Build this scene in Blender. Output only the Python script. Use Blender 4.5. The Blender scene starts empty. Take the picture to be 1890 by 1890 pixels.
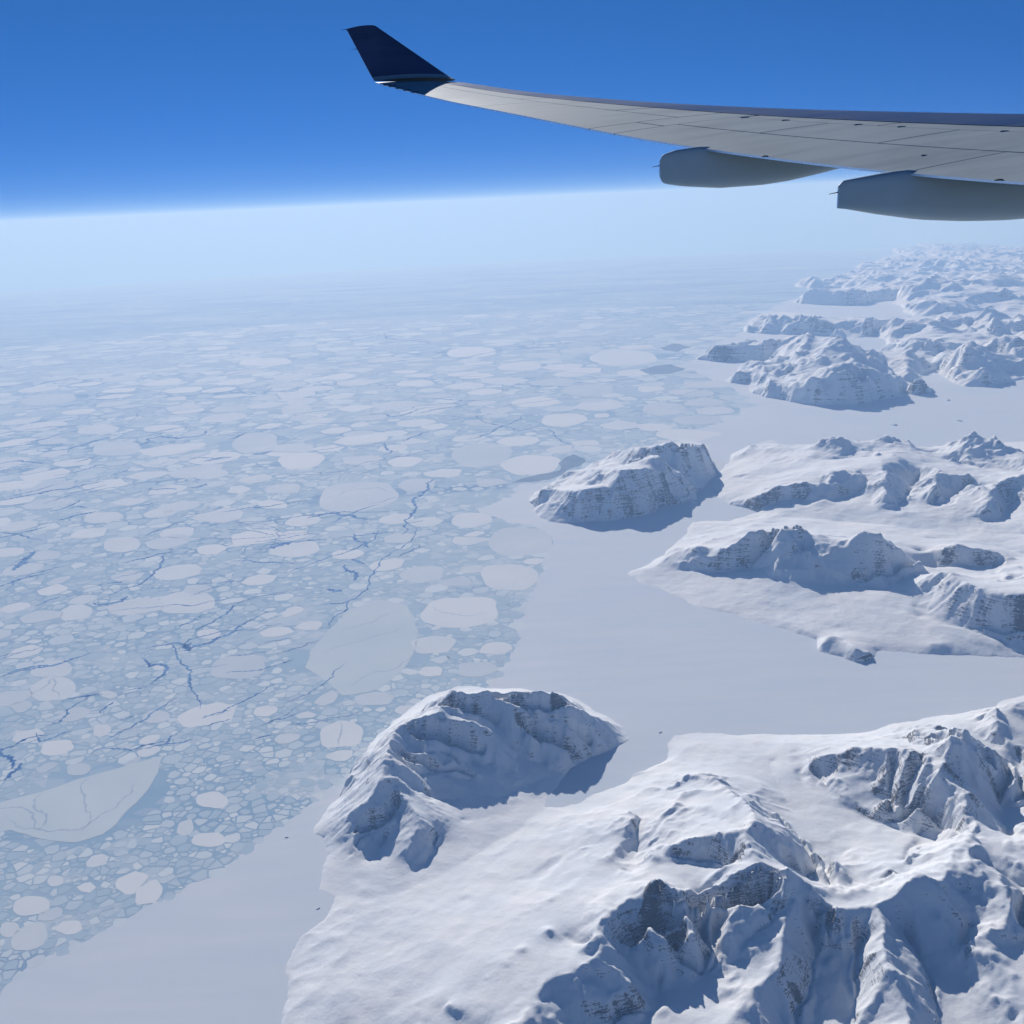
import bpy, bmesh, math, random
import numpy as np
from mathutils import Vector, Matrix, kdtree
from mathutils.geometry import delaunay_2d_cdt

# ------------------------------------------------------------------ camera, sky, sun, exposure
RE = 6371000.0          # earth radius; the ground sheet follows it
H = 9900.0             # flying height above the sea ice; camera at the origin
FPX = 1895.0            # focal length in photograph pixels (1890 wide)
PITCH = math.radians(16.86)
ROLL = math.radians(-2.67)
SUN_AZ, SUN_EL = math.radians(-13.0), math.radians(27.0)   # azimuth from +Y towards +X

scn = bpy.context.scene
col = scn.collection
cd = bpy.data.cameras.new('camera'); cam = bpy.data.objects.new('camera', cd); col.objects.link(cam)
cd.sensor_width = 36.0; cd.lens = 36.0 * FPX / 1890.0
cd.clip_start = 0.5; cd.clip_end = 2.0e6
cam.matrix_world = Matrix.Rotation(math.pi / 2 - PITCH, 4, 'X') @ Matrix.Rotation(ROLL, 4, 'Z')
scn.camera = cam

world = bpy.data.worlds.new('World'); scn.world = world; world.use_nodes = True
wn, wl = world.node_tree.nodes, world.node_tree.links
wn.clear()
sky = wn.new('ShaderNodeTexSky'); sky.sky_type = 'NISHITA'; sky.sun_disc = False
sky.sun_elevation = SUN_EL; sky.sun_rotation = SUN_AZ
sky.altitude = 15000.0; sky.air_density = 4.0; sky.dust_density = 0.0; sky.ozone_density = 10.0
tc = wn.new('ShaderNodeTexCoord')
up = wn.new('ShaderNodeVectorMath'); up.operation = 'ADD'; up.inputs[1].default_value = (0, 0, 0.058)  # the real horizon dips 3.3 degrees
hs = wn.new('ShaderNodeMix'); hs.data_type = 'RGBA'; hs.blend_type = 'MULTIPLY'; hs.inputs[0].default_value = 1.0; hs.inputs[7].default_value = (0.42, 1.05, 1.24, 1)   # colder than the model sky
bg = wn.new('ShaderNodeBackground'); bg.inputs['Strength'].default_value = 0.033
wo = wn.new('ShaderNodeOutputWorld')
wl.new(tc.outputs['Generated'], up.inputs[0]); wl.new(up.outputs[0], sky.inputs['Vector'])
wl.new(sky.outputs[0], hs.inputs[6]); wl.new(hs.outputs[2], bg.inputs['Color']); wl.new(bg.outputs[0], wo.inputs['Surface'])

sd = bpy.data.lights.new('sun', 'SUN'); sd.energy = 2.6; sd.angle = math.radians(0.5); sd.color = (1.0, 0.975, 0.95)
sun = bpy.data.objects.new('sun', sd); col.objects.link(sun)
sdir = Vector((math.sin(SUN_AZ) * math.cos(SUN_EL), math.cos(SUN_AZ) * math.cos(SUN_EL), math.sin(SUN_EL)))
sun.rotation_euler = sdir.to_track_quat('Z', 'Y').to_euler()

vs = scn.view_settings
vs.view_transform = 'Standard'; vs.look = 'None'; vs.gamma = 1.0; vs.use_curve_mapping = False
vs.exposure = 0.72
scn.cycles.volume_bounces = 1
scn.cycles.max_bounces = 6; scn.cycles.diffuse_bounces = 1

# ------------------------------------------------------------------ helpers
random.seed(7)
RNG = np.random.default_rng(11)
cp, sp, cr, sr = math.cos(PITCH), math.sin(PITCH), math.cos(ROLL), math.sin(ROLL)

def ray(px, py):
    u, v = px - 945.0, 945.0 - py
    a, b = u * cr - v * sr, u * sr + v * cr
    d = np.array([a, FPX * cp + b * sp, -FPX * sp + b * cp])
    return d / np.linalg.norm(d)

def at(px, py, h=0.0):
    """ground point (x, y) at height h above the curved sea seen at that place of the photograph"""
    d = ray(px, py)
    A = (d[0] ** 2 + d[1] ** 2) / (2 * RE); C = H - h
    disc = d[2] ** 2 - 4 * A * C
    s = (abs(d[2]) - math.sqrt(max(disc, 0.0))) / (2 * A)
    return np.array([d[0] * s, d[1] * s])

def drop(x, y):
    return -H - (x * x + y * y) / (2 * RE)

# the enlargements of the photograph in which shapes were measured
VIEWS = {3: (1245, 400, 645 / 1890), 4: (900, 760, 990 / 1890), 5: (500, 1240, 740 / 1890), 6: (1150, 1240, 740 / 1890),
         7: (0, 600, 800 / 1890), 8: (0, 1150, 800 / 1890), 0: (0, 0, 1.0)}
def src(view, X, Y):
    ox, oy, s = VIEWS[view]
    return ox + X * s, oy + Y * s

def tag(o, label=None, cat=None, group=None, kind=None):
    if label: o['label'] = label
    if cat: o['category'] = cat
    if group: o['group'] = group
    if kind: o['kind'] = kind
    return o

def link(name, me, parent=None):
    o = bpy.data.objects.new(name, me); col.objects.link(o)
    if parent is not None: o.parent = parent
    return o

def mesh_np(name, V, Fc, mat=None, smooth=False, attrs=None):
    """V (n,3) array; Fc: (m,k) array of equal-sized faces or list of faces"""
    me = bpy.data.meshes.new(name)
    if isinstance(Fc, np.ndarray):
        m, k = Fc.shape
        me.vertices.add(len(V)); me.vertices.foreach_set('co', np.asarray(V, dtype=np.float32).ravel())
        me.loops.add(m * k); me.loops.foreach_set('vertex_index', Fc.astype(np.int32).ravel())
        me.polygons.add(m); me.polygons.foreach_set('loop_start', np.arange(0, m * k, k, dtype=np.int32))
        me.update(calc_edges=True)
    else:
        me.from_pydata([tuple(v) for v in V], [], Fc); me.update()
    me.polygons.foreach_set('use_smooth', np.full(len(me.polygons), smooth, dtype=bool))
    if attrs:
        for k_, a in attrs.items():
            at_ = me.attributes.new(k_, 'FLOAT', 'POINT'); at_.data.foreach_set('value', np.asarray(a, dtype=np.float32))
    if mat: me.materials.append(mat)
    return me

# numpy noise ---------------------------------------------------------------
def _hash(ix, iy, seed):
    n = (ix.astype(np.int64) * 374761393 + iy.astype(np.int64) * 668265263 + seed * 1442695041) & 0xffffffff
    n = ((n ^ (n >> 13)) * 1274126177) & 0xffffffff
    n = (n ^ (n >> 16)) & 0xffff
    return n.astype(np.float32) / 32767.5 - 1.0

def vnoise(x, y, seed=0):
    ix, iy = np.floor(x), np.floor(y)
    fx, fy = (x - ix).astype(np.float32), (y - iy).astype(np.float32)
    fx = fx * fx * fx * (fx * (fx * 6 - 15) + 10); fy = fy * fy * fy * (fy * (fy * 6 - 15) + 10)
    a = _hash(ix, iy, seed); b = _hash(ix + 1, iy, seed); c = _hash(ix, iy + 1, seed); d = _hash(ix + 1, iy + 1, seed)
    return (a * (1 - fx) + b * fx) * (1 - fy) + (c * (1 - fx) + d * fx) * fy

def fbm(x, y, octv=4, seed=0, gain=0.5, ridged=False):
    out = np.zeros(np.shape(x), dtype=np.float32); amp = 1.0; tot = 0
    c, s = math.cos(0.6), math.sin(0.6)
    for o in range(octv):
        n = vnoise(x, y, seed + o * 17)
        if ridged: n = 1 - 2 * np.abs(n)
        out += amp * n; tot += amp; amp *= gain
        x, y = (x * c - y * s) * 2.03 + 13.7, (x * s + y * c) * 2.03 - 7.1
    return out / tot

def sstep(a, b, x):
    t = np.clip((x - a) / (b - a), 0, 1); return t * t * (3 - 2 * t)

# ------------------------------------------------------------------ materials
def new_mat(name):
    m = bpy.data.materials.new(name); m.use_nodes = True
    nt = m.node_tree; b = nt.nodes['Principled BSDF']
    return m, nt, b

def N(nt, t, **kw):
    n = nt.nodes.new(t)
    for k, v in kw.items():
        if k in n.inputs: n.inputs[k].default_value = v
        else: setattr(n, k, v)
    return n

def ramp(nt, fac, stops, interp='LINEAR'):
    r = nt.nodes.new('ShaderNodeValToRGB'); r.color_ramp.interpolation = interp
    e = r.color_ramp.elements
    while len(e) < len(stops): e.new(0.5)
    for i, (p, c) in enumerate(stops):
        e[i].position = p; e[i].color = (*c, 1) if len(c) == 3 else (c[0], c[0], c[0], 1)
    nt.links.new(fac, r.inputs[0]); return r

def mixc(nt, fac, a, b, mode='MIX'):
    m = nt.nodes.new('ShaderNodeMix'); m.data_type = 'RGBA'; m.blend_type = mode
    for sock, v in ((m.inputs[0], fac), (m.inputs[6], a), (m.inputs[7], b)):
        if isinstance(v, (int, float)): sock.default_value = v
        elif isinstance(v, tuple): sock.default_value = (*v, 1)
        else: nt.links.new(v, sock)
    return m.outputs[2]

def math_n(nt, op, a, b=None):
    m = nt.nodes.new('ShaderNodeMath'); m.operation = op
    for s, v in zip(m.inputs, (a, b)):
        if v is None: continue
        if isinstance(v, (int, float)): s.default_value = v
        else: nt.links.new(v, s)
    return m.outputs[0]

def snow_rock(name, unit):
    """snow with bare rock where the attribute 'rock' says so; unit: metres per finest detail"""
    m, nt, b = new_mat(name); L = nt.links
    g = N(nt, 'ShaderNodeNewGeometry')
    at_ = N(nt, 'ShaderNodeAttribute', attribute_name='rock')
    n1 = N(nt, 'ShaderNodeTexNoise', Scale=1 / (unit * 3.0), Detail=5.0, Roughness=0.65); L.new(g.outputs['Position'], n1.inputs['Vector'])
    # thin layered bands
    mp = N(nt, 'ShaderNodeMapping'); mp.inputs['Scale'].default_value = (1 / (unit * 30), 1 / (unit * 30), 1 / (unit * 0.9)); L.new(g.outputs['Position'], mp.inputs['Vector'])
    n2 = N(nt, 'ShaderNodeTexNoise', Scale=1.0, Detail=3.0, Roughness=0.6); L.new(mp.outputs[0], n2.inputs['Vector'])
    f = math_n(nt, 'ADD', math_n(nt, 'MULTIPLY', math_n(nt, 'SUBTRACT', n1.outputs[0], 0.5), 0.8), math_n(nt, 'MULTIPLY', math_n(nt, 'SUBTRACT', n2.outputs[0], 0.5), 1.0))
    f = math_n(nt, 'ADD', f, at_.outputs['Fac'])
    r = ramp(nt, f, [(0.46, (0,)), (0.58, (1,))])
    n3 = N(nt, 'ShaderNodeTexNoise', Scale=1 / (unit * 60), Detail=4.0); L.new(g.outputs['Position'], n3.inputs['Vector'])
    snow = ramp(nt, n3.outputs[0], [(0.35, (0.78, 0.83, 0.885)), (0.65, (0.85, 0.87, 0.895))])
    rock = ramp(nt, n1.outputs[0], [(0.3, (0.085, 0.095, 0.115)), (0.7, (0.20, 0.20, 0.205))])
    c = mixc(nt, r.outputs[0], snow.outputs[0], rock.outputs[0])
    L.new(c, b.inputs['Base Color']); b.inputs['Roughness'].default_value = 0.85; b.inputs['Specular IOR Level'].default_value = 0.15
    bp = N(nt, 'ShaderNodeBump', Strength=0.7, Distance=unit * 0.75)
    n4 = N(nt, 'ShaderNodeTexNoise', Scale=1 / (unit * 5.0), Detail=6.0, Roughness=0.55); L.new(g.outputs['Position'], n4.inputs['Vector'])
    mp5 = N(nt, 'ShaderNodeMapping'); mp5.inputs['Rotation'].default_value = (0, 0, 0.7); mp5.inputs['Scale'].default_value = (1 / (unit * 3), 1 / (unit * 14), 1 / (unit * 6)); L.new(g.outputs['Position'], mp5.inputs['Vector'])
    n5 = N(nt, 'ShaderNodeTexNoise', Scale=1.0, Detail=5.0, Roughness=0.6); L.new(mp5.outputs[0], n5.inputs['Vector'])
    L.new(math_n(nt, 'ADD', n4.outputs[0], math_n(nt, 'MULTIPLY', n5.outputs[0], 0.6)), bp.inputs['Height']); L.new(bp.outputs[0], b.inputs['Normal'])
    return m

def ice_mat(name, lo, hi, scale, rough=0.8, obj_rand=False, tone=False):
    m, nt, b = new_mat(name); L = nt.links
    g = N(nt, 'ShaderNodeNewGeometry')
    n1 = N(nt, 'ShaderNodeTexNoise', Scale=1 / scale, Detail=5.0, Roughness=0.6); L.new(g.outputs['Position'], n1.inputs['Vector'])
    f = n1.outputs[0]
    if obj_rand:
        oi = N(nt, 'ShaderNodeObjectInfo'); f = math_n(nt, 'ADD', math_n(nt, 'MULTIPLY', f, 0.55), math_n(nt, 'MULTIPLY', oi.outputs['Random'], 0.5))
    if tone:
        a_ = N(nt, 'ShaderNodeAttribute', attribute_name='tone'); f = math_n(nt, 'ADD', math_n(nt, 'MULTIPLY', f, 0.5), math_n(nt, 'MULTIPLY', a_.outputs['Fac'], 0.55))
    r = ramp(nt, f, [(0.25, lo), (0.75, hi)])
    L.new(r.outputs[0], b.inputs['Base Color']); b.inputs['Roughness'].default_value = max(rough, 0.85); b.inputs['Specular IOR Level'].default_value = 0.05
    return m

M_fast = ice_mat('fast_ice_snow', (0.66, 0.72, 0.80), (0.71, 0.755, 0.815), 4000.0)
def add_streaks(m):
    nt = m.node_tree; b = nt.nodes['Principled BSDF']; L = nt.links
    src_ = b.inputs['Base Color'].links[0].from_socket
    g = N(nt, 'ShaderNodeNewGeometry'); mp = N(nt, 'ShaderNodeMapping'); mp.inputs['Rotation'].default_value = (0, 0, 0.9); mp.inputs['Scale'].default_value = (1 / 2600, 1 / 380, 1e-9); L.new(g.outputs['Position'], mp.inputs['Vector'])
    n = N(nt, 'ShaderNodeTexNoise', Scale=1.0, Detail=6.0, Roughness=0.6); L.new(mp.outputs[0], n.inputs['Vector'])
    n2 = N(nt, 'ShaderNodeTexNoise', Scale=1 / 9000.0, Detail=3.0); L.new(g.outputs['Position'], n2.inputs['Vector'])
    r = ramp(nt, math_n(nt, 'ADD', math_n(nt, 'MULTIPLY', n.outputs[0], 0.5), math_n(nt, 'MULTIPLY', n2.outputs[0], 0.5)), [(0.38, (0.93, 0.965, 0.985)), (0.62, (1.04, 1.02, 1.01))])
    L.new(mixc(nt, 1.0, src_, r.outputs[0], 'MULTIPLY'), b.inputs['Base Color'])
add_streaks(M_fast)
M_floe = ice_mat('floe_snow', (0.58, 0.655, 0.73), (0.77, 0.80, 0.83), 1500.0, obj_rand=True)
M_floes = ice_mat('small_floe_snow', (0.45, 0.58, 0.69), (0.71, 0.775, 0.82), 900.0, tone=True)
M_bare = ice_mat('wind_bared_floe_ice', (0.55, 0.645, 0.715), (0.66, 0.725, 0.765), 2500.0)
M_crack = ice_mat('refrozen_crack', (0.40, 0.51, 0.63), (0.50, 0.59, 0.69), 700.0)
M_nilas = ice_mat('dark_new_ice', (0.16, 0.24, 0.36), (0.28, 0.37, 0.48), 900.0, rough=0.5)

def water_mat():
    m, nt, b = new_mat('open_water'); L = nt.links
    g = N(nt, 'ShaderNodeNewGeometry')
    n1 = N(nt, 'ShaderNodeTexNoise', Scale=1 / 250.0, Detail=4.0); L.new(g.outputs['Position'], n1.inputs['Vector'])
    r = ramp(nt, n1.outputs[0], [(0.36, (0.045, 0.15, 0.40)), (0.64, (0.20, 0.37, 0.62))])
    L.new(r.outputs[0], b.inputs['Base Color']); b.inputs['Roughness'].default_value = 0.9; b.inputs['Specular IOR Level'].default_value = 0.05
    return m
M_water = water_mat()

_d = at(560, 843) - at(70, 930)
STREAK = -math.atan2(_d[1], _d[0])     # the leads run with the drift
def sea_mat():
    """young grey-blue ice full of brash, crossed by thin darker streaks"""
    m, nt, b = new_mat('young_sea_ice'); L = nt.links
    g = N(nt, 'ShaderNodeNewGeometry')
    def tex(t, scale, rot=0.0, stretch=(1, 1), **kw):
        mp = N(nt, 'ShaderNodeMapping'); mp.inputs['Rotation'].default_value = (0, 0, rot)
        mp.inputs['Scale'].default_value = (stretch[0] / scale, stretch[1] / scale, 1e-9); L.new(g.outputs['Position'], mp.inputs['Vector'])
        n = N(nt, t, Scale=1.0, **kw); L.new(mp.outputs[0], n.inputs['Vector']); return n
    big = tex('ShaderNodeTexNoise', 9000.0, 0.5, (0.5, 1.0), Detail=5.0, Roughness=0.6)
    base = ramp(nt, big.outputs[0], [(0.33, (0.31, 0.465, 0.615)), (0.5, (0.41, 0.55, 0.67)), (0.68, (0.53, 0.64, 0.72))])
    # brash: small broken floes
    v1 = tex('ShaderNodeTexVoronoi', 420.0, 0.3, (0.7, 1.0)); v1.feature = 'DISTANCE_TO_EDGE'
    v1c = tex('ShaderNodeTexVoronoi', 420.0, 0.3, (0.7, 1.0))
    sel = math_n(nt, 'MULTIPLY', math_n(nt, 'GREATER_THAN', v1.outputs[0], 0.13), math_n(nt, 'GREATER_THAN', math_n(nt, 'FRACT', math_n(nt, 'MULTIPLY', v1c.outputs['Distance'], 0.0)), -1.0))
    cellr = N(nt, 'ShaderNodeSeparateColor'); L.new(v1c.outputs['Color'], cellr.inputs[0])
    sel = math_n(nt, 'MULTIPLY', sel, ramp(nt, cellr.outputs[0], [(0.35, (0,)), (1.0, (0.75,))]).outputs[0])
    c = mixc(nt, sel, base.outputs[0], (0.66, 0.72, 0.78))
    v2 = tex('ShaderNodeTexVoronoi', 1500.0, -0.2, (0.6, 1.0)); v2.feature = 'DISTANCE_TO_EDGE'
    v2c = tex('ShaderNodeTexVoronoi', 1500.0, -0.2, (0.6, 1.0))
    c2 = N(nt, 'ShaderNodeSeparateColor'); L.new(v2c.outputs['Color'], c2.inputs[0])
    sel2 = math_n(nt, 'MULTIPLY', math_n(nt, 'GREATER_THAN', v2.outputs[0], 0.12), ramp(nt, c2.outputs[0], [(0.6, (0,)), (1.0, (0.7,))]).outputs[0])
    c = mixc(nt, sel2, c, (0.66, 0.72, 0.78))
    # long thin streaks of darker new ice
    st = tex('ShaderNodeTexNoise', 7000.0, STREAK, (0.16, 1.0), Detail=6.0, Roughness=0.62)
    k = ramp(nt, st.outputs[0], [(0.488, (0,)), (0.5, (0.6,)), (0.512, (0,))])
    gate = tex('ShaderNodeTexNoise', 16000.0, 0.0, (1, 1), Detail=2.0)
    kk = math_n(nt, 'MULTIPLY', k.outputs[0], ramp(nt, gate.outputs[0], [(0.45, (0,)), (0.62, (1,))]).outputs[0])
    c = mixc(nt, kk, c, (0.13, 0.26, 0.46))
    st2 = tex('ShaderNodeTexNoise', 2600.0, STREAK, (0.18, 1.0), Detail=6.0, Roughness=0.65)
    k2 = ramp(nt, st2.outputs[0], [(0.40, (0.75,)), (0.47, (0,))])
    gate2 = tex('ShaderNodeTexNoise', 11000.0, STREAK, (0.4, 1), Detail=3.0)
    c = mixc(nt, math_n(nt, 'MULTIPLY', k2.outputs[0], ramp(nt, gate2.outputs[0], [(0.46, (0,)), (0.58, (1,))]).outputs[0]), c, (0.22, 0.36, 0.55))
    L.new(c, b.inputs['Base Color']); b.inputs['Roughness'].default_value = 0.9; b.inputs['Specular IOR Level'].default_value = 0.03
    return m
M_sea = sea_mat()

# ------------------------------------------------------------------ sea: one curved sheet past the horizon
def build_sea():
    seg = 512
    rad = np.concatenate([[0.0], np.arange(4000, 200001, 4000), np.arange(206000, 410001, 6000)])
    th = np.arange(seg) * 2 * math.pi / seg
    X = rad[1:, None] * np.sin(th)[None]; Y = rad[1:, None] * np.cos(th)[None]
    V = np.stack([X, Y, drop(X, Y)], -1).reshape(-1, 3)
    V = np.vstack([V, [[0, 0, -H]]]); c = len(V) - 1
    nr = len(rad) - 1
    i = np.arange(nr - 1)[:, None] * seg; j = np.arange(seg)[None]; j2 = (j + 1) % seg
    Q = np.stack([i + j, i + j2, i + seg + j2, i + seg + j], -1).reshape(-1, 4)[:, ::-1]
    faces = [tuple(q) for q in Q.tolist()] + [(c, (k + 1) % seg, k) for k in range(seg)]
    o = link('sea', mesh_np('sea', V, faces, M_sea, smooth=True))
    tag(o, 'blue-grey young sea ice between the floes, reaching to the horizon', kind='structure')
build_sea()

# ------------------------------------------------------------------ polygons on the sea
def frac_line(P, amp, rounds, closed=False, seed=1):
    """roughen a polyline by midpoint displacement"""
    rg = random.Random(seed); P = [np.array(p, float) for p in P]
    for k in range(rounds):
        out = []
        n = len(P)
        for i in range(n if closed else n - 1):
            a, b = P[i], P[(i + 1) % n]; d = b - a; ln = np.hypot(*d)
            mid = (a + b) / 2 + np.array([-d[1], d[0]]) * rg.uniform(-amp, amp)
            out += [a, mid] if ln > 60 else [a]
        if not closed: out.append(P[-1])
        P = out
    return P

def inside(px, py, poly):
    c = np.zeros(np.shape(px), dtype=bool); n = len(poly)
    for i in range(n):
        x1, y1 = poly[i]; x2, y2 = poly[(i + 1) % n]
        if y1 == y2: continue
        t = ((y1 > py) != (y2 > py)) & (px < (x2 - x1) * (py - y1) / (y2 - y1) + x1)
        c ^= t
    return c

def sheet(name, poly, z, step, mat, skirt=True):
    """a curved slab: polygon (ground metres), its top z above the sea"""
    poly = [Vector((float(p[0]), float(p[1]))) for p in poly]
    xs = [p[0] for p in poly]; ys = [p[1] for p in poly]
    gx, gy = np.meshgrid(np.arange(min(xs), max(xs), step), np.arange(min(ys), max(ys), step))
    ins = inside(gx, gy, poly)
    pts = poly + [Vector((float(a), float(b))) for a, b in zip(gx[ins], gy[ins])]
    n = len(poly)
    r = delaunay_2d_cdt(pts, [(i, (i + 1) % n) for i in range(n)], [], 1, 0.5)
    V = [(v[0], v[1], drop(v[0], v[1]) + z) for v in r[0]]; Fs = []
    for f in r[2]:
        a = sum(V[f[i]][0] * V[f[(i + 1) % len(f)]][1] - V[f[(i + 1) % len(f)]][0] * V[f[i]][1] for i in range(len(f)))
        Fs.append(tuple(f) if a > 0 else tuple(reversed(f)))
    if skirt:
        cnt = {}
        for f in Fs:
            for i in range(len(f)):
                e = (f[i], f[(i + 1) % len(f)]); cnt[e] = 1
        for (a, b) in list(cnt):
            if (b, a) not in cnt:
                k = len(V); V += [(V[a][0], V[a][1], V[a][2] - z - 0.5), (V[b][0], V[b][1], V[b][2] - z - 0.5)]
                Fs.append((b, a, k, k + 1))
    o = link(name, mesh_np(name, V, Fs, mat)); return o

def G(view, pts, h=0.0):
    return [at(*src(view, *p), h) for p in pts]

# edge of the smooth shore-fast ice, from the lower left corner up along the coast and off to the right
FAST = ([(-700, 2450), (-260, 2010)] + [(0, 1835), (45, 1790), (140, 1745), (230, 1700), (300, 1660), (350, 1630), (400, 1618), (430, 1590), (470, 1560), (520, 1520), (560, 1492), (600, 1462),
         (650, 1420), (720, 1380), (800, 1320), (900, 1268), (930, 1230), (955, 1170), (960, 1120), (990, 1070), (1005, 1030), (1022, 1000), (1010, 985), (985, 975), (940, 965), (890, 950), (880, 935), (920, 925), (945, 905), (960, 893), (1000, 893),
         (1080, 860), (1150, 840), (1260, 800), (1330, 780), (1370, 750), (1378, 735), (1350, 715), (1310, 700), (1290, 680), (1260, 672), (1285, 650), (1320, 632), (1370, 612), (1380, 590), (1420, 570), (1460, 553), (1500, 530), (1560, 505), (1640, 470),
         (1700, 455), (1800, 436), (1900, 424)])
fp = [at(*p) for p in FAST]
fp = frac_line(fp, 0.10, 3, seed=5)
fp += [np.array([130000.0, 120000.0]), np.array([70000.0, 20000.0]), np.array([30000.0, -6000.0]), np.array([-9000.0, 2000.0])]
tag(sheet('fast_ice', fp, 1.1, 2500.0, M_fast), 'smooth unbroken white shore ice between the coast and the drifting floes', kind='structure')
FASTPOLY = [tuple(p) for p in fp]

# ------------------------------------------------------------------ open leads
def ribbon(name, P, w, z, mat, seed, label):
    P = frac_line(P, 0.16, 4, seed=seed)
    rg = random.Random(seed); n = len(P); Lf, Rt = [], []
    wv = [w * (0.35 + 1.1 * abs(math.sin(i * 0.9 + seed)) * rg.uniform(0.4, 1.0)) for i in range(n)]
    for i in range(n):
        d = P[min(i + 1, n - 1)] - P[max(i - 1, 0)]; d = d / (np.hypot(*d) + 1e-6); nn = np.array([-d[1], d[0]])
        k = wv[i] * math.sin(math.pi * (i + 0.35) / (n - 0.3)) ** 0.5
        Lf.append(P[i] + nn * k * rg.uniform(0.3, 0.8)); Rt.append(P[i] - nn * k * rg.uniform(0.3, 0.8))
    V = [(p[0], p[1], drop(p[0], p[1]) + z) for p in Lf + Rt]
    Fs = [(i, n + i, n + i + 1, i + 1) for i in range(n - 1)]
    o = link(name, mesh_np(name, V, Fs, mat)); return tag(o, label, kind='structure')

LEADS = [
    (7, 150, [(0, 765), (110, 745), (230, 720), (340, 705), (460, 680)]), (7, 170, [(260, 545), (330, 530), (400, 508), (480, 490)]), (7, 150, [(600, 530), (640, 498), (700, 485), (780, 495), (860, 485), (930, 450)]),
    (7, 120, [(990, 500), (1030, 490), (1080, 470)]), (7, 190, [(890, 595), (950, 582), (1010, 575)]), (7, 170, [(1100, 565), (1150, 560), (1190, 548)]), (7, 110, [(640, 720), (700, 715), (770, 718)]), (7, 130, [(820, 712), (870, 705), (900, 690)]),
    (7, 200, [(60, 1070), (100, 1030), (155, 985)]), (7, 200, [(1160, 975), (1210, 962), (1275, 945)]), (7, 120, [(1340, 842), (1400, 828), (1450, 820), (1540, 830), (1605, 852)]), (7, 90, [(1540, 910), (1550, 940), (1595, 948), (1608, 972)]),
    (7, 100, [(1535, 1020), (1560, 1030), (1590, 1040)]), (7, 100, [(1505, 1045), (1550, 1080), (1540, 1115)]), (7, 90, [(1750, 915), (1765, 850), (1815, 800), (1840, 740), (1860, 690), (1890, 670)]),
    (7, 110, [(405, 1212), (450, 1220), (500, 1212), (555, 1182)]), (7, 140, [(0, 605), (90, 590), (210, 605)]), (7, 110, [(520, 300), (570, 296), (620, 292)]), (7, 120, [(300, 800), (340, 790), (380, 795)]), (7, 130, [(250, 850), (330, 830), (420, 812)]),
    (7, 90, [(900, 230), (960, 222), (1110, 195)]), (7, 120, [(1430, 1150), (1460, 1160), (1490, 1158)]), (7, 110, [(1570, 395), (1690, 390), (1720, 400), (1890, 358)]),
    (8, 110, [(620, 150), (650, 190), (700, 178), (728, 190), (718, 215), (690, 240), (655, 268)]), (8, 140, [(640, 110), (700, 98), (770, 85), (830, 108), (920, 85), (1000, 50), (1050, 10), (1100, -20)]), (8, 150, [(810, 90), (825, 120), (835, 85)]),
    (8, 60, [(395, 570), (440, 545), (520, 548), (570, 555), (640, 530), (730, 520), (790, 470)]), (8, 100, [(0, 218), (80, 205), (150, 190), (280, 170), (400, 130)]), (8, 120, [(20, 685), (60, 650), (92, 610)]), (8, 110, [(5, 545), (15, 580), (50, 635)]), (8, 60, [(195, 450), (260, 430), (330, 355), (400, 318)]),
    (8, 70, [(160, 480), (175, 520), (230, 500), (310, 470)]), (8, 60, [(440, 395), (470, 360), (500, 340)]), (8, 55, [(880, 415), (950, 390), (1000, 380)]), (8, 55, [(980, 145), (1050, 140), (1165, 128)]), (8, 50, [(1150, 85), (1240, 70), (1300, 60)]),
    (0, 90, [(1065, 832), (1035, 815), (1005, 792), (985, 790), (960, 796), (920, 785), (880, 768), (830, 768), (770, 762)]), (0, 90, [(720, 760), (780, 748), (840, 745), (860, 738)]), (0, 60, [(560, 880), (640, 868), (740, 842), (815, 830)]), (0, 50, [(200, 1130), (290, 1120), (420, 1105), (560, 1085)]),
    (0, 100, [(80, 930), (180, 905), (260, 890)]), (0, 80, [(300, 600), (420, 588), (520, 580)]), (0, 120, [(345, 524), (420, 522), (560, 518)]), (0, 90, [(620, 640), (760, 628), (900, 622)]),
    (0, 75, [(10, 1090), (55, 1060), (120, 1045)]), (0, 60, [(330, 1200), (350, 1180), (410, 1165), (520, 1150)]), (0, 70, [(470, 1000), (540, 990), (600, 985)]), (0, 60, [(610, 1160), (640, 1120), (700, 1040), (760, 970)]),
]
WIDE = {5: 'wide', 23: 'branching', 24: 'long winding'}
for i, (v, w, pts) in enumerate(LEADS):
    ribbon('lead', G(v, pts), w * (1.35 if v == 7 else 0.85), 2.3, M_water, 30 + i, 'narrow crack of dark blue open water winding between ice floes')
# a net of long thin leads running with the drift
rgl = random.Random(77)
for i in range(130):
    x, y = rgl.uniform(-60, 900), rgl.uniform(560, 1420)
    if x > 1000 - (y - 560) * 0.55: continue
    p = at(x, y); d0 = np.hypot(*p); ang = -STREAK + rgl.gauss(0, 0.28); P = [p]
    for k in range(rgl.randint(2, 3) if i > 26 else rgl.randint(4, 8)):
        ang += rgl.gauss(0, 0.25); P.append(P[-1] + np.array([math.cos(ang), math.sin(ang)]) * d0 * rgl.uniform(0.008, 0.03))
    P = [q for q in P if not inside(np.array([q[0]]), np.array([q[1]]), FASTPOLY)[0]]
    if len(P) > 2: ribbon('lead', P, d0 * rgl.uniform(0.0008, 0.0030), 2.2, M_water, 700 + i, 'narrow crack of dark blue open water winding between ice floes')
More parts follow.
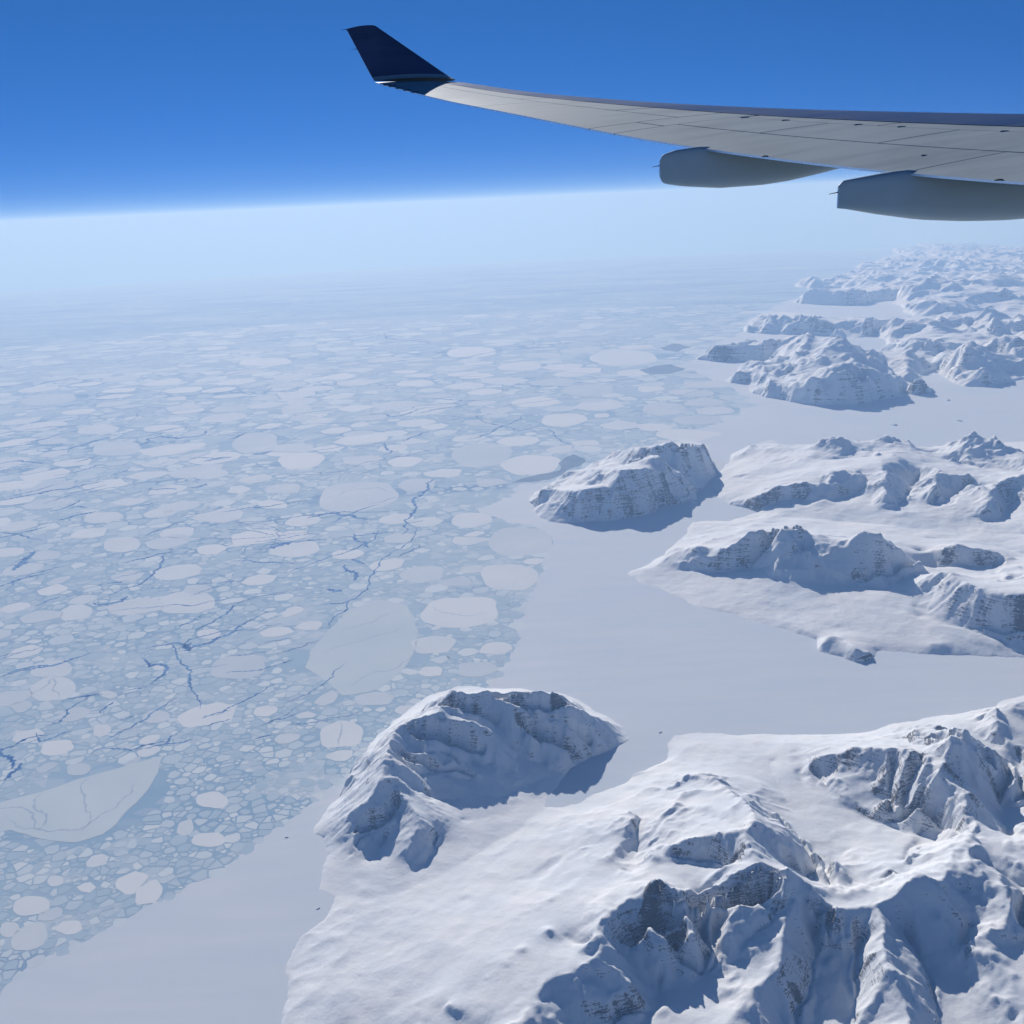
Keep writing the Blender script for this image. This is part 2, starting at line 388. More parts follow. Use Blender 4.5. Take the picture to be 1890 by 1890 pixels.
# dark young ice wedge beside the island and patches of thin ice
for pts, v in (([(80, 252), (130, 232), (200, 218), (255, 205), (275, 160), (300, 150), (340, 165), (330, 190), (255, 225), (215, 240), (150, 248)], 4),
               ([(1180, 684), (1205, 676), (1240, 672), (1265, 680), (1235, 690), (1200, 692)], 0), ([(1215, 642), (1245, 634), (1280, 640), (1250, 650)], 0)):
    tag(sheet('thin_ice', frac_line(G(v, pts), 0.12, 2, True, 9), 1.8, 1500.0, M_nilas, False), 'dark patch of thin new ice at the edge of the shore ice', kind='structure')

# ------------------------------------------------------------------ ice floes
BIG = [  # source x, y of the centre, half width and half height in the photograph, tilt of the outline, label
    (660, 917, 72, 27, 8, 'largest pale rounded floe in the open drift ice, left of the mountain island'),
    (440, 1231, 50, 22, 8, 'bright white elongated floe with straight edges, left of the near headland'),
    (548, 756, 28, 10, 3, 'small bright oval floe standing alone near the middle distance'),
    (216, 828, 44, 13, 5, 'white oval floe beside dark water in the left middle distance'), (181, 793, 38, 9, 6, 'flat white floe just above the dark lead at left'),
    (303, 791, 38, 7, 2, 'thin white floe above the broad dark lead'), (470, 817, 42, 18, 10, 'pale grey double floe right of the dark lead'), (556, 850, 42, 15, 6, 'triangular pale floe below the dark lead ends'),
    (503, 931, 28, 8, -3, 'small bright pointed floe above the middle of the drift ice'), (545, 1014, 46, 14, 8, 'white slanted floe next to a dark triangular lead'), (390, 1014, 27, 9, 8, 'white pointed floe left of the dark triangular lead'),
    (190, 955, 36, 10, 8, 'long bright floe in the left drift ice below a dark lead'), (224, 1005, 34, 14, 5, 'greyish rounded floe under the long bright floe'), (84, 1025, 28, 9, 8, 'white floe beside the dark lead at the left edge'),
    (345, 1112, 52, 21, 6, 'broad pale floe in the middle of the left drift ice'), (140, 1131, 30, 14, 12, 'rounded wedge floe left of the broad pale floe'), (365, 1088, 27, 9, 3, 'small white oval floe touching the broad pale floe'),
    (98, 1272, 42, 22, 8, 'large cracked pale floe at the left edge'), (95, 1235, 38, 15, 6, 'dull floe above the large cracked floe at left'), (385, 1170, 22, 9, 4, 'small white floe in the fork of the dark lead'),
    (288, 1323, 26, 12, 6, 'bright rounded floe below the branching dark lead'), (105, 1380, 30, 14, 12, 'white wedge floe near the lower left leads'), (145, 1420, 22, 11, 8, 'white floe above the giant pale ice field'),
    (188, 1348, 16, 11, 15, 'small squarish floe in the lower left drift ice'),
    (160, 1480, 160, 62, 12, 'giant pale floe with cracked margins at the lower left'),
    (392, 1477, 30, 15, -6, 'bright rounded floe between the giant floe and the headland'), (385, 1550, 31, 13, 2, 'blocky white floe near the shore ice edge'), (342, 1528, 15, 14, 25, 'small angular floe by the blocky white floe'),
    (102, 1626, 15, 10, 5, 'lone small floe in thin ice at the lower left'), (58, 1672, 34, 18, 8, 'rounded floe near the lower left shore ice'), (275, 1648, 25, 20, 30, 'triangular floe against the shore ice edge'),
    (55, 1730, 33, 24, 25, 'big round floe in the lower left corner'), (128, 1712, 24, 13, 8, 'oval floe right of the big round corner floe'), (18, 1716, 18, 14, 5, 'floe cut by the left edge near the corner'),
    (670, 1195, 98, 78, 20, 'giant smooth pale floe between the drift ice and shore ice'),
    (850, 1130, 70, 28, 5, 'broad pale floe in the tightly packed belt'), (960, 1000, 58, 26, 0, 'large floe at the shore edge left of the island'), (940, 1065, 52, 24, -4, 'pale floe at the shore edge below the island'),
    (630, 1356, 40, 24, 8, 'rounded pale floe with a crack, beside the near headland'), (890, 840, 55, 22, 6, 'large pale floe above the mountain island wedge'), (980, 858, 55, 18, 4, 'pale floe touching the dark ice wedge by the island'),
    (1150, 660, 62, 15, 0, 'wide pale floe by the far shore ice'), (870, 650, 45, 9, 3, 'long pale floe in the far drift ice'), (1225, 755, 40, 12, 0, 'pale floe off the far peninsula'), (1040, 775, 42, 12, 5, 'grey floe above the winding crack'),
    (490, 668, 48, 7, 3, 'thin pale floe in the far left drift ice'), (90, 737, 50, 10, 8, 'long thin floe at the far left'), (870, 960, 38, 14, 5, 'pale floe right of the zigzag crack'), (690, 1290, 36, 12, 4, 'thin floe above the near headland peak'),
    (800, 1190, 40, 16, 6, 'grey floe in the packed belt below the broad pale floe'), (780, 1060, 40, 15, 8, 'angular floe in the packed belt near the zigzag crack'), (1085, 720, 48, 11, 3, 'thin pale floe in the far packed belt'),
    (960, 676, 40, 8, 4, 'thin pale floe in the far drift ice near the wide floe'), (770, 895, 34, 12, 5, 'floe between the drift ice and the winding crack'), (880, 1235, 36, 14, 6, 'floe in the packed belt beside the smooth shore ice'),
]
OUTLINE = {(670, 1195): [(640, 1128), (700, 1106), (752, 1118), (772, 1165), (760, 1212), (728, 1250), (700, 1272), (632, 1284), (600, 1256), (563, 1232), (572, 1203), (602, 1168)],
           (160, 1480): [(-70, 1500), (0, 1482), (60, 1466), (120, 1447), (180, 1428), (245, 1410), (302, 1394), (292, 1425), (262, 1470), (215, 1520), (190, 1540), (140, 1555), (80, 1549), (20, 1532), (-70, 1545)]}
CRACKS = [(0, 26, [(590, 1205), (640, 1190), (700, 1172), (750, 1150)]), (0, 22, [(620, 1165), (680, 1150), (740, 1128)]), (0, 30, [(0, 1492), (60, 1500), (70, 1530)]), (0, 26, [(70, 1535), (65, 1480), (80, 1462)]), (0, 24, [(150, 1540), (158, 1490), (150, 1460), (162, 1434)]), (0, 26, [(20, 1515), (90, 1535), (150, 1530), (215, 1490), (255, 1440)]),
          (0, 40, [(595, 925), (640, 905), (700, 900), (728, 910)]), (0, 22, [(626, 1375), (630, 1350), (628, 1334)]), (0, 30, [(60, 1280), (90, 1260), (98, 1252), (105, 1290)]), (0, 20, [(800, 1120), (840, 1135), (900, 1130)]), (0, 24, [(640, 1270), (690, 1240), (730, 1235), (768, 1200)])]
def build_floes():
    fast = np.array(FASTPOLY)
    C, R, info = [], [], []
    for (x, y, hw, hh, tilt, lab) in BIG:
        c = at(x, y); dx = np.linalg.norm(at(x + hw, y) - at(x - hw, y)) / 2; dy = np.linalg.norm(at(x, y - hh) - at(x, y + hh)) / 2
        C.append(c); R.append((dx * dy) ** 0.5); info.append((x, y, hw, hh, tilt, lab))
    nb = len(BIG)
    cen = [(c[0], c[1]) for c in C]; rad = list(R)
    def in_view(p):   # drift-ice sector
        az = np.arctan2(p[:, 0], p[:, 1]); d = np.hypot(p[:, 0], p[:, 1])
        return (az > -0.60) & (az < 0.36)
    for k, (rf, tries) in enumerate(((0.021, 1500), (0.015, 4200), (0.0105, 11000), (0.0075, 24000), (0.0052, 60000), (0.0037, 100000), (0.0026, 130000))):
        u = RNG.random(tries)
        d = 11500 * (105000 / 11500) ** u if k > 2 else np.sqrt(RNG.random(tries)) * 100000 + 11000
        az = RNG.uniform(-0.60, 0.36, tries)
        p = np.stack([np.sin(az) * d, np.cos(az) * d], 1)
        ok = (d < 105000) & ~inside(p[:, 0], p[:, 1], FASTPOLY)
        # leave calmer stretches of thin ice with fewer floes
        dens = fbm(p[:, 0] / 7000, p[:, 1] / 7000, 3, 5)
        ok &= RNG.random(tries) < np.clip(0.62 + 0.9 * dens, 0.12, 1)
        p = p[ok]; d = d[ok]
        # near the camera the sizes go with distance; real floes there are smaller than 1.2 km
        r = np.minimum(d * rf * RNG.uniform(0.75, 1.25, len(d)), 1300 * (rf / 0.021) ** 0.35)
        free = np.ones(len(p), dtype=bool)     # clear of the described floes
        for (bx, by), br in zip(cen[:nb], rad[:nb]): free &= (p[:, 0] - bx) ** 2 + (p[:, 1] - by) ** 2 > (br * 0.98 + r * 0.9) ** 2
        p, r = p[free], r[free]
        kd = kdtree.KDTree(len(cen))
        for i, c in enumerate(cen): kd.insert((c[0], c[1], 0), i)
        kd.balance(); rmax = max(rad)
        cell = {}
        for (x, y), rr in zip(p, r):
            bad = False
            for co, i, ds in kd.find_n((x, y, 0), 6):
                if ds < (rad[i] + rr) * 0.93: bad = True; break
            if bad: continue
            gk = (int(x // (2.6 * rr)), int(y // (2.6 * rr)))
            for a in (-1, 0, 1):
                for b in (-1, 0, 1):
                    for (qx, qy, qr) in cell.get((gk[0] + a, gk[1] + b, k), ()):
                        if (qx - x) ** 2 + (qy - y) ** 2 < ((qr + rr) * 0.93) ** 2: bad = True
            if bad: continue
            cell.setdefault((gk[0], gk[1], k), []).append((x, y, rr)); cen.append((x, y)); rad.append(rr)
    n = len(cen); A = np.array(cen); Rr = np.array(rad)
    kd = kdtree.KDTree(n)
    for i in range(n): kd.insert((A[i, 0], A[i, 1], 0), i)
    kd.balance()
    rg = random.Random(3)
    def outline(i):
        if i < nb and (info[i][0], info[i][1]) in OUTLINE:
            return [np.array(p) for p in frac_line([at(*q) for q in OUTLINE[(info[i][0], info[i][1])]], 0.05, 2, True, i)]
        if i < nb:
            x, y, hw, hh, tilt, lab = info[i]
            P = []; m = 26; ph = rg.uniform(0, 6); s1, s2 = rg.uniform(0.02, 0.05), rg.uniform(0.02, 0.05); pw = rg.uniform(2.1, 2.7)
            t_ = math.radians(tilt)
            for k in range(m):
                a = 2 * math.pi * k / m; ca, sa = math.cos(a), math.sin(a)
                q = (abs(ca) ** pw + abs(sa) ** pw) ** (-1 / pw) * (1 + s1 * math.sin(3 * a + ph) + s2 * math.sin(5 * a + 2 * ph) + rg.uniform(-0.025, 0.025))
                u, v = hw * q * ca, hh * q * sa
                P.append(at(x + u + 0.0 * v, y - v - u * math.tan(t_) * 0.55))
            return P
        c = A[i]; r = Rr[i]; poly = []
        # a cell against its neighbours (power diagram), shrunk, corners cut
        m = rg.choice((6, 7, 8, 9, 11)); ph = rg.uniform(0, 6.28); el = rg.uniform(0.6, 1.0); packed = rg.random() < 0.66; od = rg.uniform(0, 3.14)
        for k in range(m):
            a = 2 * math.pi * k / m + ph
            q = r * (1.5 if packed else 0.98) / math.sqrt((math.cos(a - od)) ** 2 + (math.sin(a - od) / el) ** 2) * (rg.uniform(0.9, 1.1) if packed else rg.uniform(0.72, 1.12))
            poly.append(c + q * np.array([math.cos(a), math.sin(a)]))
        for co, j, ds in kd.find_n((c[0], c[1], 0), 12):
            if j == i or ds > (r + Rr[j]) * 1.8 or ds < 1: continue
            d = (A[j] - c) / ds; lim = (ds * ds + r * r - Rr[j] ** 2) / (2 * ds) - 0.045 * r - 8.0
            out = []
            for k in range(len(poly)):
                p, q = poly[k], poly[(k + 1) % len(poly)]; sp_, sq = (p - c) @ d - lim, (q - c) @ d - lim
                if sp_ <= 0: out.append(p)
                if (sp_ < 0) != (sq < 0): out.append(p + (q - p) * (sp_ / (sp_ - sq)))
            poly = out
            if len(poly) < 4: return None
        return poly
    def slab(P, z):
        m = len(P); c = sum(P) / m
        V = [(c[0], c[1], drop(*c) + z)] + [(p[0], p[1], drop(*p) + z) for p in P] + [(p[0], p[1], drop(*p) + 0.2) for p in P]
        Fs = [(0, 1 + k, 1 + (k + 1) % m) for k in range(m)] + [(1 + k, 1 + m + k, 1 + m + (k + 1) % m, 1 + (k + 1) % m) for k in range(m)]
        a = sum(P[k][0] * P[(k + 1) % m][1] - P[(k + 1) % m][0] * P[k][1] for k in range(m))
        if a < 0: Fs = [tuple(reversed(f)) for f in Fs]
        return V, Fs
    outl = {}
    order = sorted(range(nb, n), key=lambda i: -Rr[i] / np.hypot(*A[i]) ** 1.35)
    rest, singles = [], []
    for i in range(nb): singles.append(i)
    k = 0
    for i in order:
        if len(singles) < 300:
            singles.append(i)
        else: rest.append(i)
    todo = []
    for i in singles:
        P = outline(i)
        if P is None: continue
        V, Fs = slab(P, 1.7)
        me = mesh_np('ice_floe', V, Fs, M_bare if i < nb and (info[i][0], info[i][1]) in OUTLINE else M_floe)
        cx, cy = sum(P) / len(P)
        V0 = np.array(V) - np.array([cx, cy, drop(cx, cy)])
        me.vertices.foreach_set('co', V0.astype(np.float32).ravel()); me.update()
        o = link('ice_floe', me); o.location = (cx, cy, drop(cx, cy))
        if i < nb: lab = info[i][5]
        else: lab = None; todo.append(o)
        tag(o, lab, 'ice floe', 'drifting ice floes')
    label_floes(todo)
    VV, FF, TT = [], [], []; off = 0
    for i in rest:
        P = outline(i)
        if P is None: continue
        V, Fs = slab(P, 1.4); VV += V; FF += [tuple(a + off for a in f) for f in Fs]; off += len(V)
        TT += [rg.random() ** 1.7] * len(V)
    o = link('small_floes', mesh_np('small_floes', VV, FF, M_floes, attrs={'tone': TT}))
    tag(o, 'countless small pale floes crowding the drift ice', kind='stuff')
    print('floes', n, 'singles', len(singles), 'rest faces', len(FF))

def floe_place(x, y):
    """where a floe lies from the nearest described floe"""
    dist, k = min(((math.hypot(*(at(b[0], b[1]) - np.array([x, y]))), k) for k, b in enumerate(BIG)))
    b = BIG[k]; c = at(b[0], b[1]); a = math.degrees(math.atan2(y - c[1], x - c[0])) % 360
    side = ['right of', 'behind right of', 'behind', 'behind left of', 'left of', 'front left of', 'in front of', 'front right of'][int((a + 22.5) // 45) % 8]
    short = ' '.join(b[5].replace(',', '').split()[:8])
    cut = True
    while cut:
        cut = False
        for w in ('in', 'the', 'at', 'of', 'a', 'with', 'left', 'near', 'by', 'above', 'below', 'and', 'between', 'to', 'right', 'beside', 'under', 'next', 'standing', 'lower', 'just', 'off', 'from', 'dark', 'broad', 'middle', 'open', 'mountain', 'tightly', 'long', 'touching', 'against', 'cracked', 'straight', 'shore'):
            if short.endswith(' ' + w): short = short[:-len(w) - 1]; cut = True
    return dist, f'{side} the {short}'
def label_floes(todo):
    groups = {}
    for o in todo:
        d, p = floe_place(o.location.x, o.location.y); groups.setdefault(p, []).append((d, o.name, o))
    for p, lst in groups.items():
        for k, (d, nm, o) in enumerate(sorted(lst)):
            o['label'] = (['nearest small floe', 'second small floe', 'third small floe', 'fourth small floe', 'fifth small floe', 'sixth small floe', 'seventh small floe', 'eighth small floe', 'ninth small floe', 'tenth small floe'] + ['outlying small floe'] * 40)[k] + ' ' + p
build_floes()
for i, (v, w, pts) in enumerate(CRACKS):
    ribbon('refrozen_crack', G(v, pts), w * 1.3, 2.3, M_crack, 300 + i, 'thin grey refrozen crack running across a large pale floe')

# ------------------------------------------------------------------ mountains: height fields stretched over measured ridges and valleys
def shift2(a, dy, dx):
    return np.roll(np.roll(a, dy, 0), dx, 1)

def membrane(mask, val, it=60):
    """surface stretched between fixed cells (coarse to fine relaxation)"""
    h, w = mask.shape
    if min(h, w) <= 20:
        u = np.full((h, w), val[mask].mean() if mask.any() else 0.0, dtype=np.float32); n = 300
    else:
        h2, w2 = (h + 1) // 2, (w + 1) // 2
        mp = np.zeros((h2 * 2, w2 * 2), dtype=np.float32); vp = mp.copy()
        mp[:h, :w] = mask; vp[:h, :w] = np.where(mask, val, 0)
        ms = mp.reshape(h2, 2, w2, 2).sum((1, 3)); vsum = vp.reshape(h2, 2, w2, 2).sum((1, 3))
        cm = ms > 0; cv = np.where(cm, vsum / np.maximum(ms, 1), 0).astype(np.float32)
        c = membrane(cm, cv, it)
        u = np.repeat(np.repeat(c, 2, 0), 2, 1)[:h, :w].astype(np.float32); n = it
    u[mask] = val[mask]
    for _ in range(n):
        p = np.pad(u, 1, mode='edge')
        u = 0.25 * (p[:-2, 1:-1] + p[2:, 1:-1] + p[1:-1, :-2] + p[1:-1, 2:])
        u[mask] = val[mask]
    return u

def smooth(a, n):
    for _ in range(n):
        p = np.pad(a, 1, mode='edge')
        a = (p[:-2, 1:-1] + p[2:, 1:-1] + p[1:-1, :-2] + p[1:-1, 2:] + 4 * a) / 8
    return a

def rmf(x, y, octv, seed):
    """sharp branching ridges"""
    wx, wy = fbm(x * 0.7, y * 0.7, 3, seed + 90), fbm(x * 0.7 + 5.3, y * 0.7 - 2.1, 3, seed + 91)
    x, y = x + 0.45 * wx, y + 0.45 * wy
    w = np.ones(np.shape(x), dtype=np.float32); out = np.zeros_like(w); amp, tot = 1.0, 0.0
    c, s_ = math.cos(0.75), math.sin(0.75)
    for o in range(octv):
        n = (1 - np.abs(vnoise(x, y, seed + 7 * o))) ** 2 * w; w = np.clip(n * 1.9, 0, 1)
        out += n * amp; tot += amp; amp *= 0.52
        x, y = (x * c - y * s_) * 2.07 + 3.1, (x * s_ + y * c) * 2.07 - 8.4
    return out / tot
def terrain(name, label, cell, coast, lines, mat, seed, rib=30.0, rough=10.0, rocks=(), crest=0.02, extra=None, hs=1.0, minh=1.0, soft_n=9, k0=0.75, kc=2.0, fit=False, dis=(0.0, 1000.0), calm=()):
    """coast: list of polygons (ground x, y); lines: list of polylines of (x, y, h)"""
    allp = np.array([p for c in coast for p in c])
    x0, y0 = allp.min(0) - 3 * cell; x1, y1 = allp.max(0) + 3 * cell
    nx, ny = int((x1 - x0) / cell) + 1, int((y1 - y0) / cell) + 1
    X, Y = np.meshgrid(x0 + np.arange(nx) * cell, y0 + np.arange(ny) * cell)
    land = np.zeros((ny, nx), dtype=bool)
    for c in coast: land |= inside(X, Y, c)
    mask = ~land; val = np.zeros((ny, nx), dtype=np.float32)
    rg = random.Random(seed)
    def on_land(g):
        i, j = int(round((g[1] - y0) / cell)), int(round((g[0] - x0) / cell))
        return 0 <= i < ny and 0 <= j < nx and land[i, j]
    for ln in lines:
        if fit:   # lower a crest until its foot stands on the measured coast
            new = []
            for q in ln:
                for f_ in np.linspace(1, 0.12, 23):
                    g = at(q[3], q[4], q[2] * f_); d_ = np.hypot(*g)
                    if on_land(g) and on_land(g * (1 - q[2] * f_ / (1.7 * d_))): break
                new.append((g[0], g[1], q[2] * f_))
            ln = new
        for a, b in zip(ln[:-1], ln[1:]):
            L_ = math.hypot(b[0] - a[0], b[1] - a[1]); n = max(2, int(L_ / cell * 1.6))
            wob = min(L_ * 0.05, 2.5 * cell)
            w1, w2 = rg.uniform(-1, 1), rg.uniform(-1, 1)
            for k in range(n + 1):
                t = k / n; e = math.sin(math.pi * t)
                off = wob * (w1 * e + w2 * math.sin(2 * math.pi * t)) / max(L_, 1)
                x = a[0] + (b[0] - a[0]) * t - (b[1] - a[1]) * off; y = a[1] + (b[1] - a[1]) * t + (b[0] - a[0]) * off
                i, j = int(round((y - y0) / cell)), int(round((x - x0) / cell))
                if 0 <= i < ny and 0 <= j < nx and land[i, j]:
                    hh = (a[2] + (b[2] - a[2]) * t) * hs
                    hh *= 1 + crest * float(_hash(np.array([i // 3]), np.array([j // 3]), seed)[0])
                    if not mask[i, j] or hh > val[i, j]: val[i, j] = hh
                    mask[i, j] = True
    h = membrane(mask, val)
    # straight mountain flanks falling from the crests, with spurs and gullies; never above a steep slope from coast or valley floor
    kk = k0 * np.clip(1 + 0.75 * fbm(X / (cell * 10), Y / (cell * 10), 3, seed + 51), 0.4, 1.8)
    tent = np.where(mask, val, -1e4).astype(np.float32); cap = np.where(mask, val, 1e5).astype(np.float32)
    for _ in range(int(min(90, 1000 / (k0 * cell) + 4))):
        for dy_, dx_ in ((1, 0), (-1, 0), (0, 1), (0, -1), (1, 1), (1, -1), (-1, 1), (-1, -1)):
            ds_ = cell * math.hypot(dy_, dx_)
            tent = np.maximum(tent, shift2(tent, dy_, dx_) - kk * ds_)
            cap = np.minimum(cap, shift2(cap, dy_, dx_) + kc * ds_)
    h = np.where(mask, val, np.minimum(np.maximum(h, tent), cap)).astype(np.float32)
    h[~land] = 0
    h = 0.5 * h + 0.5 * smooth(h, 1)
    h = np.minimum(h, smooth(h, 2) + 0.5 * cell)   # no lone pinnacles
    if extra is not None: h = h + extra(X, Y, land)
    if dis[0] > 0:   # side spurs, gullies and bowls cut into every mountain body
        gy, gx = np.gradient(smooth(h, 3), cell); body = smooth(sstep(*((0.16, 0.50) if cell < 60 else (0.04, 0.25)), np.hypot(gx, gy)), 10)
        n_ = rmf(X / dis[1], Y / dis[1], 5, seed + 61); n_ -= n_.mean()
        for poly, k_ in calm: body = body * (1 - (1 - k_) * smooth(inside(X, Y, poly).astype(np.float32), 12))
        coast_w = np.clip(smooth(land.astype(np.float32), 10) * 2 - 1, 0, 1)
        h = np.maximum(h + dis[0] * 2.0 * n_ * body * coast_w * np.clip(h / 300, 0.1, 1), 1.0)
    inner = sstep(0, 12, smooth(land.astype(np.float32) * 16, 14))
    base = smooth(h, 3)
    gy, gx = np.gradient(base, cell); s = np.hypot(gx, gy) + 1e-6
    dx, dy = gx / s, gy / s
    # ribs and gullies: noise smeared down the slope
    nz = vnoise(X / (cell * 5), Y / (cell * 5), seed + 3) + 0.8 * vnoise(X / (cell * 2.3), Y / (cell * 2.3), seed + 4)
    acc = np.zeros_like(h); JJ, II = np.meshgrid(np.arange(nx), np.arange(ny))
    cnt = 0
    for sg in (1, -1):
        px, py = JJ.astype(np.float32), II.astype(np.float32)
        for k in range(13):
            ii = np.clip(py + 0.5, 0, ny - 1).astype(np.int32); jj = np.clip(px + 0.5, 0, nx - 1).astype(np.int32)
            acc += nz[ii, jj]; cnt += 1
            px = px + sg * dx[ii, jj] * 1.3; py = py + sg * dy[ii, jj] * 1.3
    ribs = acc / cnt; ribs /= ribs.std() + 1e-6
    steep = sstep(0.22, 0.75, s)
    h = h + inner * (ribs * rib * (0.04 + steep) * np.clip(base / 250, 0.0, 1.0))
    big = fbm(X / (cell * 26), Y / (cell * 26), 3, seed + 9)
    rd = fbm(X / (cell * 13), Y / (cell * 13), 4, seed + 21, ridged=True)
    fine = fbm(X / (cell * 4), Y / (cell * 4), 2, seed + 33)
    h = h + inner * (big * rough * 2.2 * np.clip(base / 120, 0.1, 1) + rd * rough * (0.25 + 1.6 * steep) * np.clip(base / 150, 0.05, 1) + fine * rough * (0.07 + 0.5 * steep))
    # wind-smoothed snow wherever the ground is gentle
    soft = smooth(h, soft_n)
    gy, gx = np.gradient(smooth(h, 6), cell); keep_ = sstep(0.16, 0.40, smooth(np.hypot(gx, gy), 4))
    h = soft + (h - soft) * keep_
    h = h + inner * (fine * 0.08 + 0.30 * fbm(X / (cell * 7), Y / (cell * 7), 3, seed + 40)) * rough * (1 - keep_)
    # layered rock: uneven little steps on the steep faces
    st = 2.6 * cell
    h = h + steep * keep_ * inner * 0.05 * st * np.sin(h / st * 6.283 + 5 * big + 2 * rd)
    h = np.where(land, np.maximum(h, minh), -6.0)
    gy, gx = np.gradient(smooth(h, 1), cell); s2 = np.hypot(gx, gy)
    rock = -0.46 + 0.85 * sstep(0.55, 1.3, s2)
    for poly, k in rocks:
        rock += k * smooth(inside(X, Y, poly).astype(np.float32), 8) * sstep(0.22, 0.55, s2)
    rock = np.minimum(rock, 0.46) + 0.17 * ribs * sstep(0.35, 0.8, s2)
    keep = land[:-1, :-1] | land[1:, :-1] | land[:-1, 1:] | land[1:, 1:]
    Z = drop(X, Y) + h
    idx = np.arange(nx * ny).reshape(ny, nx)
    Q = np.stack([idx[:-1, :-1], idx[:-1, 1:], idx[1:, 1:], idx[1:, :-1]], -1)[keep]
    used = np.unique(Q); remap = np.full(nx * ny, -1, dtype=np.int64); remap[used] = np.arange(len(used))
    V = np.stack([X, Y, Z], -1).reshape(-1, 3)[used]
    me = mesh_np(name, V, remap[Q], mat, smooth=True, attrs={'rock': rock.reshape(-1)[used]})
    o = link(name, me); tag(o, label, kind='structure')
    print(name, 'quads', len(Q), 'grid', nx, ny)
    return o

RELIEF = {5: 1.25, 6: 1.55, 4: 1.95, 3: 2.4}
def RL(view, pts):
    """ridge or valley line: view points with heights -> (x, y, h)"""
    out = []
    for (X, Y, h) in pts:
        h *= RELIEF[view]
        p = src(view, X, Y); g = at(*p, h); out.append((g[0], g[1], h, p[0], p[1]))
    return out

M_near = snow_rock('snow_and_rock_near', 11.0)
M_mid = snow_rock('snow_and_rock_middle', 22.0)
M_far = snow_rock('snow_and_rock_far', 70.0)

# ---- near headland and near coast range -----------------------------------
coastA = (G(5, [(-10, 1900), (40, 1720), (50, 1660), (70, 1560), (85, 1460), (60, 1420), (95, 1330), (150, 1240), (250, 1170), (290, 1100), (300, 1060), (220, 1030), (240, 960), (255, 900), (265, 830), (250, 780), (200, 765),
                (195, 740), (240, 680), (330, 595), (375, 500), (430, 400), (500, 300), (570, 235), (660, 170), (760, 105)])
          + [at(*src(5, 880, 55), 60), at(*src(5, 1000, 55), 100), at(*src(5, 1200, 60), 100), at(*src(5, 1350, 85), 60)]
          + G(5, [(1480, 150), (1600, 220), (1690, 320), (1600, 370), (1500, 405), (1400, 470), (1330, 560), (1290, 640), (1450, 620), (1600, 550), (1750, 480), (1860, 420)])
          + G(6, [(210, 390), (235, 300), (400, 290), (550, 300), (800, 298), (1000, 295), (1120, 290), (1250, 250), (1400, 225), (1560, 205), (1700, 190), (1890, 110), (2100, 60), (2500, 0), (2700, 600), (2900, 1400), (2900, 2300), (1500, 2300), (600, 2300)])
          + [at(*src(5, 500, 2100))])
coastA = [tuple(p) for p in frac_line(coastA, 0.10, 3, True, 21)]
